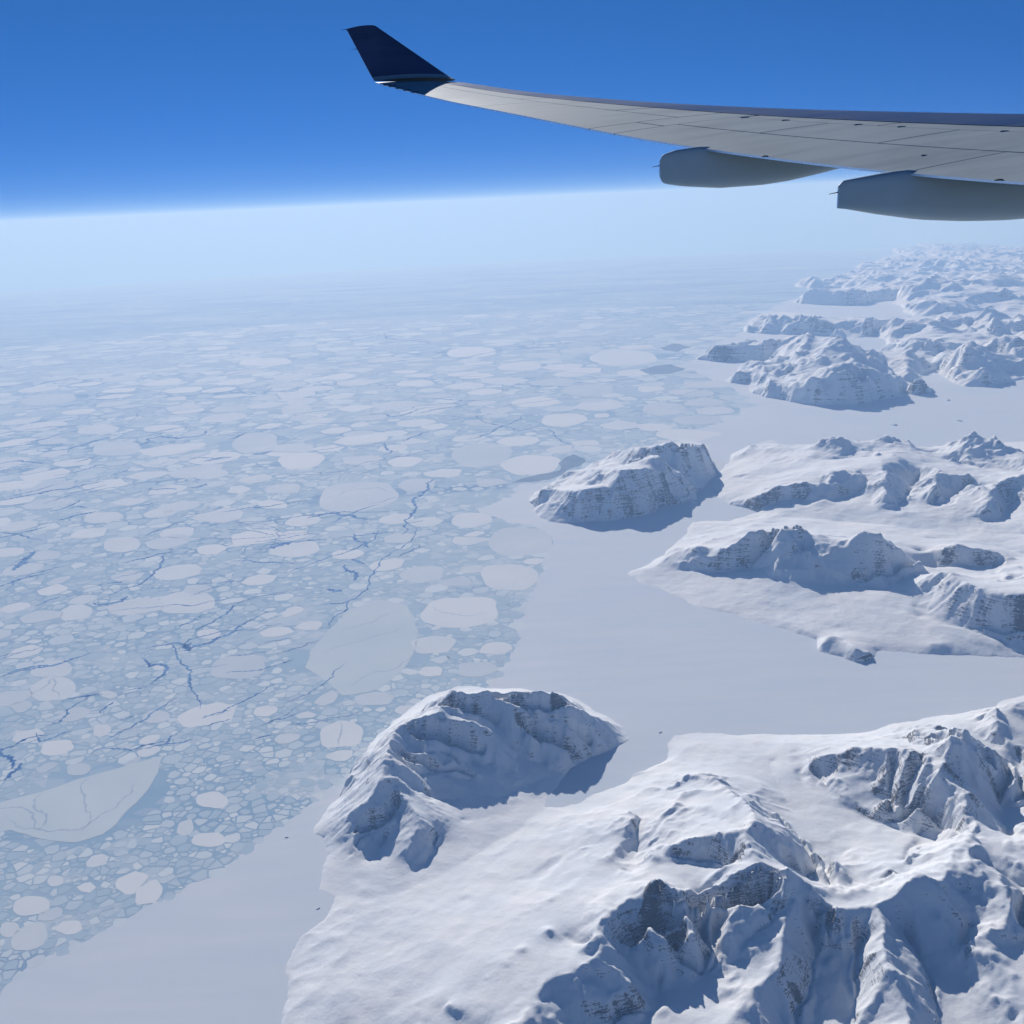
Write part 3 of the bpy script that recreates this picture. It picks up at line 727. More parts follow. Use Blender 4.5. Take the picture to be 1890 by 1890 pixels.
LA = [
    # headland
    RL(5, [(855, 80, 950), (790, 195, 830), (690, 213, 800), (600, 258, 720), (548, 375, 690), (515, 500, 590), (470, 600, 450), (430, 690, 310), (392, 780, 160), (375, 880, 60)]),
    RL(5, [(855, 80, 950), (930, 112, 880), (980, 95, 890), (1160, 90, 850), (1300, 105, 780), (1420, 140, 650), (1490, 190, 450), (1590, 240, 180), (1660, 310, 20)]),
    RL(5, [(820, 215, 600), (1000, 245, 500), (1070, 252, 470)]), RL(5, [(1085, 180, 540), (1220, 195, 520), (1350, 203, 480), (1480, 200, 380)]),
    RL(5, [(1075, 170, 570), (1190, 195, 545), (1280, 225, 520), (1350, 243, 440), (1420, 290, 300), (1500, 368, 30)]), RL(5, [(1230, 330, 210), (1290, 380, 90), (1420, 408, 15)]),
    RL(5, [(780, 205, 815), (860, 232, 740), (950, 238, 700), (1020, 268, 610), (1035, 295, 520)]), RL(5, [(680, 340, 420), (850, 385, 330), (1000, 405, 280)]),
    RL(5, [(560, 385, 640), (640, 395, 520), (740, 393, 450), (830, 388, 420), (880, 430, 350), (985, 485, 240)]), RL(5, [(620, 445, 330), (760, 480, 250), (960, 505, 180)]),
    RL(5, [(620, 470, 350), (700, 498, 320), (800, 478, 300), (880, 530, 210), (905, 580, 130)]), RL(5, [(740, 595, 140), (880, 605, 95)]),
    RL(5, [(560, 390, 680), (600, 560, 440), (640, 600, 405), (690, 670, 340), (700, 720, 290), (660, 800, 220), (642, 850, 150), (650, 900, 70)]), RL(5, [(785, 790, 45), (745, 880, 30), (690, 935, 25)]),
    RL(5, [(600, 600, 330), (590, 665, 220), (540, 740, 120), (410, 785, 70)]), RL(5, [(540, 742, 180), (470, 760, 150), (412, 810, 100), (382, 870, 45)]), RL(5, [(545, 800, 45), (490, 875, 28), (440, 890, 25)]),
    RL(5, [(1000, 640, 70), (1150, 560, 60), (1300, 500, 30)]), RL(5, [(900, 700, 60), (1000, 700, 40), (1150, 650, 25)]),
    # low snow plain between headland and range
    RL(5, [(300, 1130, 30), (600, 1050, 25), (800, 960, 25), (1000, 850, 25), (1200, 720, 18), (1290, 650, 6)]), RL(5, [(180, 1300, 30), (400, 1220, 60), (600, 1120, 60)]), RL(5, [(180, 1500, 60), (160, 1650, 70), (150, 1800, 70)]),
    # gentle plateau
    RL(5, [(900, 1080, 120), (1100, 1000, 170), (1300, 900, 220), (1500, 800, 290)]), RL(5, [(600, 1300, 140), (700, 1500, 190), (700, 1700, 200)]), RL(5, [(1000, 1250, 270), (1200, 1150, 330), (1400, 1020, 400)]), RL(5, [(900, 1500, 290), (1100, 1400, 370), (1200, 1300, 410)]),
    RL(5, [(840, 1560, 330), (900, 1600, 300), (950, 1660, 290)]), RL(5, [(1310, 1225, 440), (1400, 1260, 380), (1500, 1300, 400)]),
    RL(6, [(60, 480, 40), (200, 430, 60), (350, 340, 50), (600, 330, 60), (780, 340, 120)]), RL(6, [(100, 600, 200), (260, 520, 240), (430, 500, 420)]), RL(6, [(260, 640, 420), (430, 690, 520), (560, 730, 640)]),
    RL(5, [(1690, 665, 420), (1655, 800, 420), (1592, 862, 450)]), RL(5, [(1748, 715, 310), (1712, 870, 330), (1665, 945, 380)]),
    # great cliff line
    RL(5, [(1100, 1900, 330), (1170, 1660, 390), (1250, 1560, 430), (1310, 1440, 460), (1410, 1415, 490), (1450, 1400, 490), (1560, 1310, 530), (1540, 1215, 545), (1650, 1095, 585), (1740, 1060, 600), (1830, 995, 640)]),
    RL(6, [(170, 995, 640), (240, 1030, 620), (350, 1045, 600), (420, 990, 610), (540, 960, 640), (650, 915, 650), (720, 945, 620), (810, 990, 540), (830, 1050, 480)]),
    RL(5, [(1835, 1480, 80), (1825, 1600, 55), (1650, 1650, 40), (1400, 1900, 20)]), RL(5, [(1700, 1340, 190), (1760, 1270, 230), (1880, 1260, 230)]),
    RL(6, [(180, 1005, 640), (150, 1090, 480), (100, 1200, 300)]), RL(6, [(215, 1190, 270), (165, 1290, 200), (250, 1370, 130)]), RL(6, [(350, 1130, 270), (365, 1220, 215), (415, 1350, 140), (365, 1440, 110), (250, 1390, 130)]), RL(6, [(60, 1260, 230), (0, 1330, 190)]),
    RL(6, [(370, 1130, 290), (480, 1150, 260), (590, 1165, 255), (690, 1130, 270)]), RL(6, [(450, 1220, 235), (430, 1400, 150), (300, 1500, 105), (180, 1640, 70), (100, 1900, 40)]), RL(6, [(700, 1200, 330), (600, 1280, 310), (560, 1420, 240), (440, 1560, 150)]),
    RL(6, [(720, 950, 640), (760, 1000, 570), (740, 1090, 440), (710, 1180, 320)]),
    # broken peak N1
    RL(6, [(430, 500, 430), (490, 535, 500), (580, 600, 610), (620, 690, 690), (600, 735, 700), (572, 745, 690), (600, 830, 660), (650, 915, 650)]), RL(6, [(570, 745, 690), (420, 765, 620), (260, 790, 540), (210, 830, 480)]), RL(6, [(240, 880, 400), (400, 900, 400), (520, 930, 440)]),
    RL(6, [(715, 700, 150), (810, 795, 130), (915, 925, 140), (868, 1000, 170), (790, 960, 230)]),
    # glacier basin and crest K2
    RL(6, [(700, 420, 100), (720, 520, 110), (800, 650, 100), (1000, 800, 105), (950, 960, 140), (1000, 1050, 210)]), RL(6, [(1050, 1000, 180), (1150, 1040, 260), (1300, 960, 300), (1330, 870, 220), (1400, 760, 130)]),
    RL(6, [(830, 1050, 480), (920, 1110, 430), (1000, 1122, 420), (1100, 1112, 425), (1180, 1088, 450), (1220, 1085, 470), (1300, 1040, 510), (1390, 975, 580), (1500, 980, 590), (1520, 960, 590), (1580, 870, 520), (1700, 775, 440), (1780, 803, 470), (1890, 795, 500), (2050, 780, 550)]),
    RL(6, [(950, 940, 150), (980, 900, 330), (1010, 940, 280), (1060, 980, 270), (1140, 1035, 260)]), RL(6, [(1390, 830, 220), (1430, 800, 350), (1520, 820, 380), (1580, 870, 520)]), RL(6, [(1050, 830, 160), (1180, 900, 260), (1280, 960, 370), (1390, 975, 575)]),
    # big layered face G
    RL(6, [(850, 350, 190), (930, 385, 330), (1080, 345, 440), (1250, 350, 550), (1330, 348, 610), (1400, 388, 600), (1500, 403, 590), (1540, 340, 700), (1545, 245, 770)]), RL(6, [(1240, 285, 300), (1380, 255, 420), (1450, 272, 450), (1545, 245, 770)]), RL(6, [(1300, 320, 330), (1440, 350, 430), (1510, 370, 480)]),
    RL(6, [(900, 480, 120), (1030, 625, 100), (1100, 665, 95), (1200, 712, 90), (1290, 722, 90), (1370, 700, 105)]), RL(6, [(1270, 400, 440), (1258, 540, 250), (1255, 690, 95)]), RL(6, [(1400, 420, 480), (1350, 560, 270), (1310, 680, 95)]),
    RL(6, [(1450, 430, 600), (1420, 540, 420), (1370, 690, 130)]), RL(6, [(1490, 478, 600), (1600, 570, 500), (1640, 680, 430), (1700, 775, 440)]), RL(6, [(1440, 720, 130), (1540, 760, 190), (1620, 800, 300)]), RL(6, [(1500, 403, 590), (1490, 478, 620)]),
    RL(6, [(1545, 245, 770), (1600, 298, 640), (1690, 368, 420), (1810, 440, 130)]), RL(6, [(1810, 440, 130), (1815, 520, 110), (1790, 580, 110), (1790, 700, 140), (1820, 780, 220)]), RL(6, [(1850, 640, 110), (1880, 500, 100), (1860, 400, 110)]), RL(6, [(1720, 520, 140), (1755, 485, 240), (1790, 520, 140)]),
    RL(6, [(1600, 262, 160), (1700, 225, 220), (1760, 170, 400), (1800, 220, 300), (1870, 150, 400), (2000, 120, 450)]), RL(6, [(1760, 170, 400), (1770, 280, 270), (1890, 380, 200)]), RL(6, [(1640, 280, 170), (1740, 340, 180), (1800, 400, 190)]),
    # foreground cirques and spurs
    RL(6, [(830, 1050, 480), (770, 1160, 440), (755, 1280, 400), (735, 1400, 350), (600, 1500, 280), (500, 1660, 210), (420, 1900, 150)]), RL(6, [(900, 1230, 170), (900, 1350, 140), (880, 1480, 80), (820, 1650, 40), (800, 1900, 20)]), RL(6, [(960, 1200, 260), (970, 1300, 200), (975, 1390, 150)]),
    RL(6, [(1190, 1090, 455), (1230, 1180, 435), (1235, 1330, 390), (1290, 1480, 330), (1350, 1660, 270), (1420, 1900, 200)]), RL(6, [(1110, 1290, 175), (1090, 1450, 95), (1095, 1650, 45), (1050, 1900, 25)]), RL(6, [(1180, 1380, 300), (1200, 1500, 230), (1220, 1660, 170)]),
    RL(6, [(1330, 1250, 200), (1430, 1420, 110), (1480, 1600, 60), (1500, 1900, 30)]), RL(6, [(1640, 1215, 270), (1600, 1325, 200), (1620, 1450, 150), (1545, 1545, 95), (1580, 1680, 60)]),
    RL(6, [(1590, 900, 565), (1640, 935, 545), (1740, 1000, 520), (1830, 1010, 520), (1830, 1110, 470), (1800, 1190, 420), (1680, 1250, 350), (1605, 1330, 240)]), RL(6, [(1600, 1030, 440), (1680, 1060, 420), (1730, 1160, 370)]),
    RL(6, [(1650, 885, 430), (1740, 940, 380), (1890, 1020, 330)]), RL(6, [(1880, 1060, 300), (1870, 1180, 250), (1890, 1260, 220)]), RL(6, [(1640, 1350, 240), (1750, 1300, 330), (1890, 1280, 300)]), RL(6, [(1640, 1400, 200), (1700, 1500, 170), (1720, 1660, 110), (1800, 1900, 60)]), RL(6, [(1860, 1400, 300), (1850, 1520, 250), (1890, 1660, 230)]),
    RL(6, [(2050, 900, 500), (2100, 1200, 420), (2050, 1600, 300)]), RL(6, [(2200, 500, 300), (2400, 900, 400), (2500, 1500, 300)]),
]
rocksA = [([tuple(at(*src(6, X, Y), 400)) for X, Y in [(850, 350), (1080, 340), (1330, 345), (1540, 300), (1600, 560), (1700, 780), (1400, 740), (1180, 720), (1000, 620)]], 0.8),
          ([tuple(at(*src(6, X, Y), 500)) for X, Y in [(200, 800), (420, 750), (580, 745), (650, 915), (540, 945), (400, 900)]], 0.35),
          ([tuple(at(*src(6, X, Y), 500)) for X, Y in [(380, 1010), (560, 960), (600, 1120), (400, 1120)]], 0.3), ([tuple(at(*src(6, X, Y), 500)) for X, Y in [(80, 1050), (200, 1000), (260, 1370), (160, 1290)]], 0.35),
          ([tuple(at(*src(6, X, Y), 400)) for X, Y in [(1700, 200), (1890, 130), (1890, 400), (1740, 300)]], 0.35), ([tuple(at(*src(6, X, Y), 350)) for X, Y in [(1150, 1330), (1230, 1330), (1290, 1480), (1210, 1560)]], 0.4),
          ([tuple(at(*src(5, X, Y), 400)) for X, Y in [(200, 750), (330, 560), (520, 320), (600, 240), (850, 70), (780, 200), (600, 260), (540, 380), (480, 560)]], 0.3),
          ([tuple(at(*src(6, X, Y), 420)) for X, Y in [(1040, 820), (1200, 880), (1390, 970), (1280, 1030), (1180, 930)]], 0.35)]
def hills(amp, wave, seed):
    def f(X, Y, land):
        w = smooth(land.astype(np.float32), 14); w = np.clip(w * 2 - 1, 0, 1)
        n = fbm(X / wave, Y / wave, 5, seed, gain=0.52, ridged=True)
        return w * amp * n * np.clip(0.45 + 0.9 * fbm(X / (wave * 2.7), Y / (wave * 2.7), 2, seed + 5), 0.05, 1)
    return f
terrain('coastal_mountains', 'near snow-covered coast range with a headland, sharp crests and blue shaded cliffs', 24.0, [coastA], LA, M_near, 40, rib=15.0, rough=10.0, soft_n=2, k0=0.95, dis=(130.0, 1200.0), calm=[([tuple(at(*src(5, X, Y), 200)) for X, Y in [(100, 20), (1750, 20), (1750, 400), (1290, 660), (600, 1080), (100, 1080)]], 0.45)], rocks=rocksA, extra=hills(38.0, 1100.0, 401))

# ---- mountain island --------------------------------------------------------
coastI = (G(4, [(148, 318), (165, 352), (215, 386), (290, 394), (420, 386), (500, 371), (590, 356), (605, 333), (740, 311), (772, 250), (782, 160), (784, 128)])
          + [at(*src(4, 760, 105), 40), at(*src(4, 700, 92), 120), at(*src(4, 620, 100), 100), at(*src(4, 560, 120), 60), at(*src(4, 470, 132), 60)] + G(4, [(425, 160), (380, 195), (275, 222), (230, 255), (165, 285)]))
coastI = [tuple(p) for p in frac_line(coastI, 0.10, 3, True, 22)]
LI = [RL(4, [(160, 305, 120), (185, 287, 240), (240, 272, 320), (290, 285, 380), (340, 272, 500), (390, 268, 600), (440, 275, 640), (500, 290, 560), (560, 312, 380), (592, 338, 120)]),
      RL(4, [(275, 217, 220), (340, 207, 340), (400, 207, 480), (470, 208, 690), (560, 205, 600), (640, 212, 500), (690, 235, 320), (730, 270, 120)]), RL(4, [(470, 208, 690), (455, 240, 670), (440, 275, 640)]), RL(4, [(250, 255, 230), (330, 255, 330), (420, 258, 480)]),
      RL(4, [(500, 280, 380), (580, 292, 270), (660, 280, 180)]), RL(4, [(565, 130, 740), (600, 158, 720), (630, 190, 660), (600, 218, 560)]), RL(4, [(430, 152, 330), (500, 127, 560), (565, 128, 740), (640, 105, 770), (700, 95, 770), (740, 107, 620), (778, 135, 200)]),
      RL(4, [(400, 200, 330), (480, 185, 360), (560, 190, 420), (600, 190, 470)]), RL(4, [(660, 165, 470), (720, 165, 330), (770, 185, 100)]), RL(4, [(640, 320, 70), (720, 290, 60)])]
rocksI = [([tuple(p) for p in coastI], 0.15)]
terrain('mountain_island', 'snow-covered rocky island with steep shaded cliffs standing in the shore ice', 38.0, [coastI], LI, M_mid, 60, rib=26.0, rough=20.0, soft_n=0, k0=1.6, dis=(150.0, 1300.0), fit=True, rocks=rocksI, extra=hills(60.0, 1300.0, 421))

# ---- middle coast range -----------------------------------------------------
coastB = (G(4, [(488, 572), (540, 606), (640, 641), (720, 681), (800, 701), (880, 716), (950, 741), (1060, 770), (1100, 785), (1160, 800), (1172, 846), (1240, 860), (1292, 882), (1350, 871), (1372, 842), (1500, 852), (1700, 857), (1890, 867), (2150, 885), (2600, 860), (2700, 500), (2600, 60), (2100, 40)])
          + [at(*src(4, 1890, 95), 100), at(*src(4, 1800, 95), 150), at(*src(4, 1710, 70), 250), at(*src(4, 1620, 100), 80), at(*src(4, 1560, 145), 40), at(*src(4, 1480, 105), 150), at(*src(4, 1400, 88), 250), at(*src(4, 1330, 105), 150), at(*src(4, 1240, 78), 300), at(*src(4, 1150, 112), 150)]
          + G(4, [(1080, 125), (1000, 98), (930, 115), (860, 150), (832, 200), (800, 240), (810, 295), (870, 332), (960, 352), (900, 375), (850, 388), (780, 384), (720, 390), (700, 432), (640, 482), (560, 541)]))
coastB = [tuple(p) for p in frac_line(coastB, 0.10, 3, True, 23)]
LB = [RL(4, [(590, 545, 70), (650, 497, 190), (760, 481, 290), (830, 490, 340), (890, 465, 430), (960, 415, 620), (1000, 405, 650), (1050, 388, 740), (1100, 415, 630), (1140, 440, 530), (1180, 440, 530), (1230, 460, 530), (1280, 440, 610), (1340, 440, 650), (1400, 460, 610), (1450, 467, 530), (1470, 492, 420), (1500, 545, 240)]),
      RL(4, [(600, 565, 50), (720, 560, 70), (810, 562, 100), (900, 557, 150), (1000, 492, 290), (1100, 476, 370)]), RL(4, [(1110, 480, 420), (1060, 540, 290), (1020, 590, 150)]), RL(4, [(1190, 480, 460), (1170, 530, 330), (1165, 585, 160)]), RL(4, [(1210, 602, 120), (1330, 612, 110), (1430, 600, 130), (1500, 552, 190)]),
      RL(4, [(870, 640, 70), (1000, 650, 90), (1200, 680, 90), (1400, 690, 110), (1520, 720, 120)]), RL(4, [(900, 700, 25), (1060, 740, 40), (1300, 770, 60)]), RL(4, [(640, 450, 60), (760, 440, 110), (900, 410, 150), (960, 395, 170)]),
      RL(4, [(860, 312, 60), (980, 300, 210), (1040, 270, 320), (1120, 256, 390), (1146, 282, 320)]), RL(4, [(970, 328, 80), (1130, 308, 150)]), RL(4, [(1146, 282, 320), (1210, 205, 520), (1260, 195, 570), (1312, 232, 430)]), RL(4, [(1200, 322, 130), (1250, 300, 170), (1315, 285, 210)]), RL(4, [(1190, 210, 480), (1180, 290, 200)]),
      RL(4, [(930, 132, 160), (1000, 106, 270), (1080, 142, 280), (1150, 122, 400), (1200, 100, 560), (1240, 80, 680), (1300, 110, 540), (1362, 142, 400), (1375, 102, 470), (1410, 90, 540), (1480, 112, 430), (1550, 160, 180)]), RL(4, [(900, 220, 150), (1000, 210, 210), (1100, 200, 280)]), RL(4, [(1100, 165, 330), (1240, 168, 330), (1360, 165, 380)]),
      RL(4, [(1362, 142, 400), (1385, 170, 500), (1395, 210, 480), (1410, 290, 370), (1430, 332, 190)]), RL(4, [(1515, 240, 180), (1475, 300, 150), (1445, 335, 150)]), RL(4, [(1310, 200, 460), (1340, 260, 330), (1360, 330, 180)]), RL(4, [(1430, 150, 520), (1470, 190, 430), (1520, 235, 200)]),
      RL(4, [(1510, 200, 380), (1560, 195, 420), (1600, 215, 460), (1645, 222, 440), (1700, 240, 400), (1740, 232, 380), (1790, 238, 420)]), RL(4, [(1595, 218, 460), (1572, 270, 390), (1552, 326, 190)]), RL(4, [(1695, 288, 170), (1605, 312, 150), (1560, 335, 150)]),
      RL(4, [(1960, 230, 560), (1890, 235, 520), (1820, 240, 470), (1775, 280, 400), (1762, 330, 300), (1720, 372, 180)]), RL(4, [(1840, 318, 160), (1812, 380, 130), (1760, 390, 130)]), RL(4, [(1620, 160, 330), (1660, 110, 480), (1712, 78, 640), (1765, 100, 540), (1820, 140, 420), (1890, 178, 380)]), RL(4, [(1640, 190, 160), (1760, 210, 210), (1890, 215, 260)]),
      RL(4, [(1000, 370, 90), (1200, 380, 110), (1400, 400, 120), (1600, 420, 130), (1900, 430, 150)]), RL(4, [(1460, 378, 150), (1467, 350, 210), (1475, 378, 150)]), RL(4, [(1550, 450, 130), (1700, 445, 140), (1890, 500, 150)]),
      RL(4, [(1520, 490, 220), (1600, 475, 360), (1700, 485, 370), (1800, 490, 320), (1850, 532, 130)]), RL(4, [(1560, 545, 150), (1700, 548, 150), (1800, 548, 140)]),
      RL(4, [(1502, 690, 140), (1550, 602, 300), (1622, 570, 470), (1700, 610, 490), (1800, 640, 510), (1890, 640, 540), (2000, 620, 560)]), RL(4, [(1600, 742, 130), (1700, 762, 110), (1800, 782, 100), (1890, 792, 100), (2050, 800, 100)]), RL(4, [(1540, 690, 170), (1575, 620, 290)]), RL(4, [(1790, 605, 330), (1890, 572, 470), (2000, 560, 520)]), RL(4, [(1700, 570, 200), (1800, 575, 200)]),
      RL(4, [(1175, 820, 60), (1220, 788, 110), (1260, 800, 90), (1300, 830, 140), (1345, 850, 60)]), RL(4, [(1560, 820, 60), (1680, 800, 80), (1800, 825, 60)]), RL(4, [(2200, 200, 450), (2300, 400, 380), (2250, 700, 420)])]
rocksB = [([tuple(at(*src(4, X, Y), 350)) for X, Y in [(1590, 740), (1620, 570), (1700, 605), (1900, 630), (1900, 800)]], 0.45), ([tuple(at(*src(4, X, Y), 300)) for X, Y in [(1510, 485), (1700, 470), (1860, 530), (1800, 555), (1550, 550)]], 0.35),
          ([tuple(at(*src(4, X, Y), 60)) for X, Y in [(1160, 790), (1350, 790), (1370, 870), (1290, 885), (1170, 845)]], 0.05), ([tuple(at(*src(4, X, Y), 450)) for X, Y in [(1090, 160), (1240, 75), (1370, 150), (1300, 180)]], 0.25), ([tuple(at(*src(4, X, Y), 450)) for X, Y in [(1640, 170), (1710, 90), (1890, 170), (1890, 200), (1700, 190)]], 0.3)]
terrain('middle_mountains', 'snow-covered coast range in the middle distance with dark shaded cirques', 42.0, [coastB], LB, M_mid, 80, rib=26.0, rough=22.0, soft_n=0, k0=1.3, dis=(215.0, 1500.0), fit=True, rocks=rocksB, extra=hills(90.0, 1900.0, 411))

# ---- far ranges -------------------------------------------------------------
def far_coast(front, back):
    return G(3, front) + [at(*src(3, X, Y), h) for X, Y, h in back]
cC1 = far_coast([(272, 887), (300, 899), (400, 897), (415, 950), (500, 977), (600, 987), (680, 1012), (820, 1020), (950, 1017), (1050, 1006), (1220, 972), (1230, 940), (1290, 966), (1410, 942), (1330, 895), (1330, 862), (1430, 822), (1490, 882), (1560, 917), (1640, 922), (1750, 907), (1840, 887), (1890, 877), (2300, 850), (2500, 640)],
                [(2100, 545, 60), (1890, 540, 200), (1700, 500, 200), (1560, 520, 60), (1400, 530, 40), (1250, 545, 40)]) + G(3, [(1130, 600), (1090, 640), (1150, 700), (1090, 748)]) + [at(*src(3, 1000, 715), 60), at(*src(3, 900, 655), 420), at(*src(3, 800, 655), 350), at(*src(3, 720, 650), 250), at(*src(3, 560, 656), 150), at(*src(3, 470, 682), 60), at(*src(3, 330, 705), 60)] + G(3, [(110, 770), (200, 780), (290, 779), (460, 777), (600, 780), (560, 790), (430, 810), (330, 845)])
cC3 = far_coast([(378, 605), (400, 627), (500, 632), (600, 637), (720, 637), (830, 648), (900, 655), (1000, 662), (1060, 640), (1100, 600), (1250, 575), (1300, 560), (1240, 548)],
                [(1180, 545, 200), (1040, 535, 250), (900, 545, 200), (820, 530, 300), (745, 505, 400), (600, 505, 150), (480, 515, 100), (400, 580, 30)])
cC4 = far_coast([(638, 462), (780, 477), (920, 477), (1000, 475), (1090, 454), (1200, 449), (1230, 490), (1300, 545), (1420, 540), (1560, 520), (1700, 505), (1890, 530), (2300, 520), (2400, 200), (2100, 20)],
                [(1890, 45, 200), (1800, 75, 150), (1700, 110, 150), (1600, 120, 120), (1500, 140, 100), (1370, 145, 200), (1280, 165, 50)]) + G(3, [(1210, 205), (1310, 218), (1180, 235), (1090, 245), (1000, 278), (955, 318), (860, 330), (800, 345), (730, 328), (680, 350), (665, 380), (740, 391), (820, 389), (900, 385), (940, 400)]) + [at(*src(3, 900, 403), 100), at(*src(3, 830, 398), 200), at(*src(3, 700, 425), 100)]
LC = [RL(3, [(120, 768, 40), (150, 742, 180), (230, 710, 350), (300, 712, 360), (360, 705, 400), (440, 705, 430), (480, 690, 450), (560, 705, 440), (640, 682, 560), (740, 682, 640), (800, 666, 700), (880, 655, 820), (920, 670, 780), (960, 700, 640), (1010, 730, 420), (1080, 746, 50)]),
      RL(3, [(480, 685, 320), (560, 660, 450), (640, 668, 400), (730, 655, 540)]), RL(3, [(285, 885, 30), (330, 852, 180), (430, 815, 300), (540, 795, 400), (620, 785, 440), (700, 792, 470), (760, 762, 560), (830, 730, 700), (900, 715, 760), (960, 740, 680), (990, 770, 620), (1040, 800, 450), (1110, 850, 150)]),
      RL(3, [(420, 945, 40), (450, 900, 260), (520, 900, 320), (600, 890, 370), (680, 850, 470), (760, 842, 520), (850, 842, 550), (1000, 822, 600), (1060, 832, 540), (1100, 862, 440), (1200, 910, 230), (1222, 918, 60)]),
      RL(3, [(610, 988, 30), (650, 950, 240), (710, 910, 400), (780, 892, 460), (880, 872, 480), (960, 895, 420), (985, 880, 420)]), RL(3, [(560, 880, 150), (700, 830, 250), (800, 800, 350)]), RL(3, [(600, 960, 60), (760, 870, 280), (860, 860, 380)]),
      RL(3, [(985, 880, 420), (950, 930, 240), (960, 1000, 30)]), RL(3, [(985, 880, 420), (1000, 940, 150), (1000, 990, 40)]), RL(3, [(1040, 890, 380), (1085, 940, 200), (1200, 970, 20)]), RL(3, [(1290, 945, 60), (1330, 905, 240), (1400, 932, 60)]), RL(3, [(1130, 815, 70), (1190, 850, 70), (1240, 900, 70)]),
      RL(3, [(1440, 805, 80), (1500, 742, 420), (1560, 690, 740), (1605, 740, 560), (1685, 790, 330), (1785, 842, 70)]), RL(3, [(1560, 690, 740), (1640, 692, 480), (1700, 670, 560), (1760, 680, 500), (1830, 660, 620), (1890, 650, 680), (2050, 640, 650)]), RL(3, [(1500, 830, 150), (1560, 850, 200), (1620, 830, 260)]), RL(3, [(1570, 905, 60), (1700, 870, 150), (1820, 870, 120)]), RL(3, [(1680, 745, 220), (1780, 770, 200), (1890, 760, 220)]),
      RL(3, [(1190, 702, 150), (1240, 680, 310), (1300, 680, 370), (1335, 702, 330), (1380, 690, 340), (1430, 670, 370), (1480, 682, 340), (1560, 676, 380)]), RL(3, [(1235, 765, 260), (1262, 750, 310), (1250, 800, 280), (1272, 842, 220), (1322, 862, 60)]), RL(3, [(1340, 750, 90), (1420, 740, 90), (1380, 800, 70)])]
LC3 = [
      RL(3, [(385, 606, 30), (402, 590, 200), (480, 548, 330), (580, 548, 420), (690, 536, 520), (745, 512, 760), (790, 535, 640), (830, 556, 460), (900, 562, 400), (1000, 562, 400), (1040, 548, 500), (1110, 562, 400), (1180, 556, 450), (1250, 566, 200)]), RL(3, [(600, 580, 220), (680, 590, 330), (740, 560, 520)]), RL(3, [(850, 610, 150), (880, 590, 320), (910, 625, 150)]), RL(3, [(480, 610, 120), (560, 590, 200), (600, 620, 100)])]
LC += [
      RL(3, [(1190, 560, 400), (1200, 585, 330), (1150, 632, 70)]), RL(3, [(1340, 562, 340), (1410, 580, 480), (1465, 602, 400), (1540, 652, 60)]), RL(3, [(1420, 555, 420), (1530, 540, 440), (1640, 540, 400)]), RL(3, [(1680, 515, 560), (1750, 525, 540), (1850, 556, 340)]), RL(3, [(1690, 605, 380), (1740, 555, 580), (1850, 570, 540), (1890, 560, 580), (2050, 560, 550)]), RL(3, [(1600, 600, 120), (1640, 640, 120), (1760, 650, 200), (1890, 630, 250)])]
LC4 = [
      RL(3, [(650, 460, 30), (700, 430, 320), (760, 410, 430), (830, 405, 540), (880, 422, 470), (920, 422, 430), (970, 405, 540), (1030, 406, 480), (1090, 400, 540), (1150, 390, 600), (1250, 375, 660), (1330, 375, 660), (1420, 340, 780), (1500, 380, 600), (1545, 420, 350)]), RL(3, [(1240, 485, 250), (1310, 430, 480), (1360, 470, 350), (1440, 490, 300)]),
      RL(3, [(672, 372, 60), (722, 330, 420), (765, 337, 480), (818, 382, 20)]), RL(3, [(845, 362, 100), (882, 340, 380), (960, 335, 380), (1060, 332, 420), (1140, 330, 400), (1240, 340, 350)]), RL(3, [(1000, 290, 250), (1090, 250, 500), (1200, 240, 560), (1320, 245, 480), (1460, 240, 600), (1540, 270, 400)]), RL(3, [(1215, 205, 150), (1260, 178, 450), (1370, 150, 700), (1450, 185, 500)]),
      RL(3, [(1500, 150, 500), (1620, 130, 560), (1700, 125, 600), (1800, 90, 600), (1890, 62, 700)]), RL(3, [(1560, 230, 500), (1700, 210, 560), (1800, 190, 520), (1890, 200, 560)]), RL(3, [(1640, 330, 150), (1720, 290, 160), (1700, 340, 150)]), RL(3, [(1690, 400, 300), (1740, 340, 560), (1890, 300, 620)]), RL(3, [(1580, 450, 300), (1640, 410, 480), (1760, 412, 460), (1890, 400, 480)]), RL(3, [(1640, 480, 150), (1890, 450, 150)])]
def far_extra(X, Y, land):
    w = smooth(land.astype(np.float32), 12); w = np.clip(w * 2 - 1, 0, 1)
    d = np.hypot(X, Y)
    n = fbm(X / 4200, Y / 5200, 5, 77, gain=0.5, ridged=True)
    return w * np.clip(n, -0.2, 1) * (170 + 330 * sstep(80000, 125000, d))
for nm, lb, cs, cell, lns in (('far_mountains', 'far snow-covered peninsula with peaks shading blue in the haze', [cC1], 85.0, LC), ('far_peninsula', 'narrow far ridge of snowy peaks reaching out into the shore ice', [cC3], 85.0, LC3), ('distant_mountains', 'most distant chain of snowy mountains fading into blue haze', [cC4], 130.0, LC4)):
    cs = [[tuple(p) for p in frac_line(c, 0.08, 2, True, 31)] for c in cs]
    terrain(nm, lb, cell, cs, lns, M_far, 101, rib=55.0, rough=75.0, soft_n=0, k0=1.4, dis=(400.0, 3000.0), extra=far_extra, crest=0.04, fit=True)

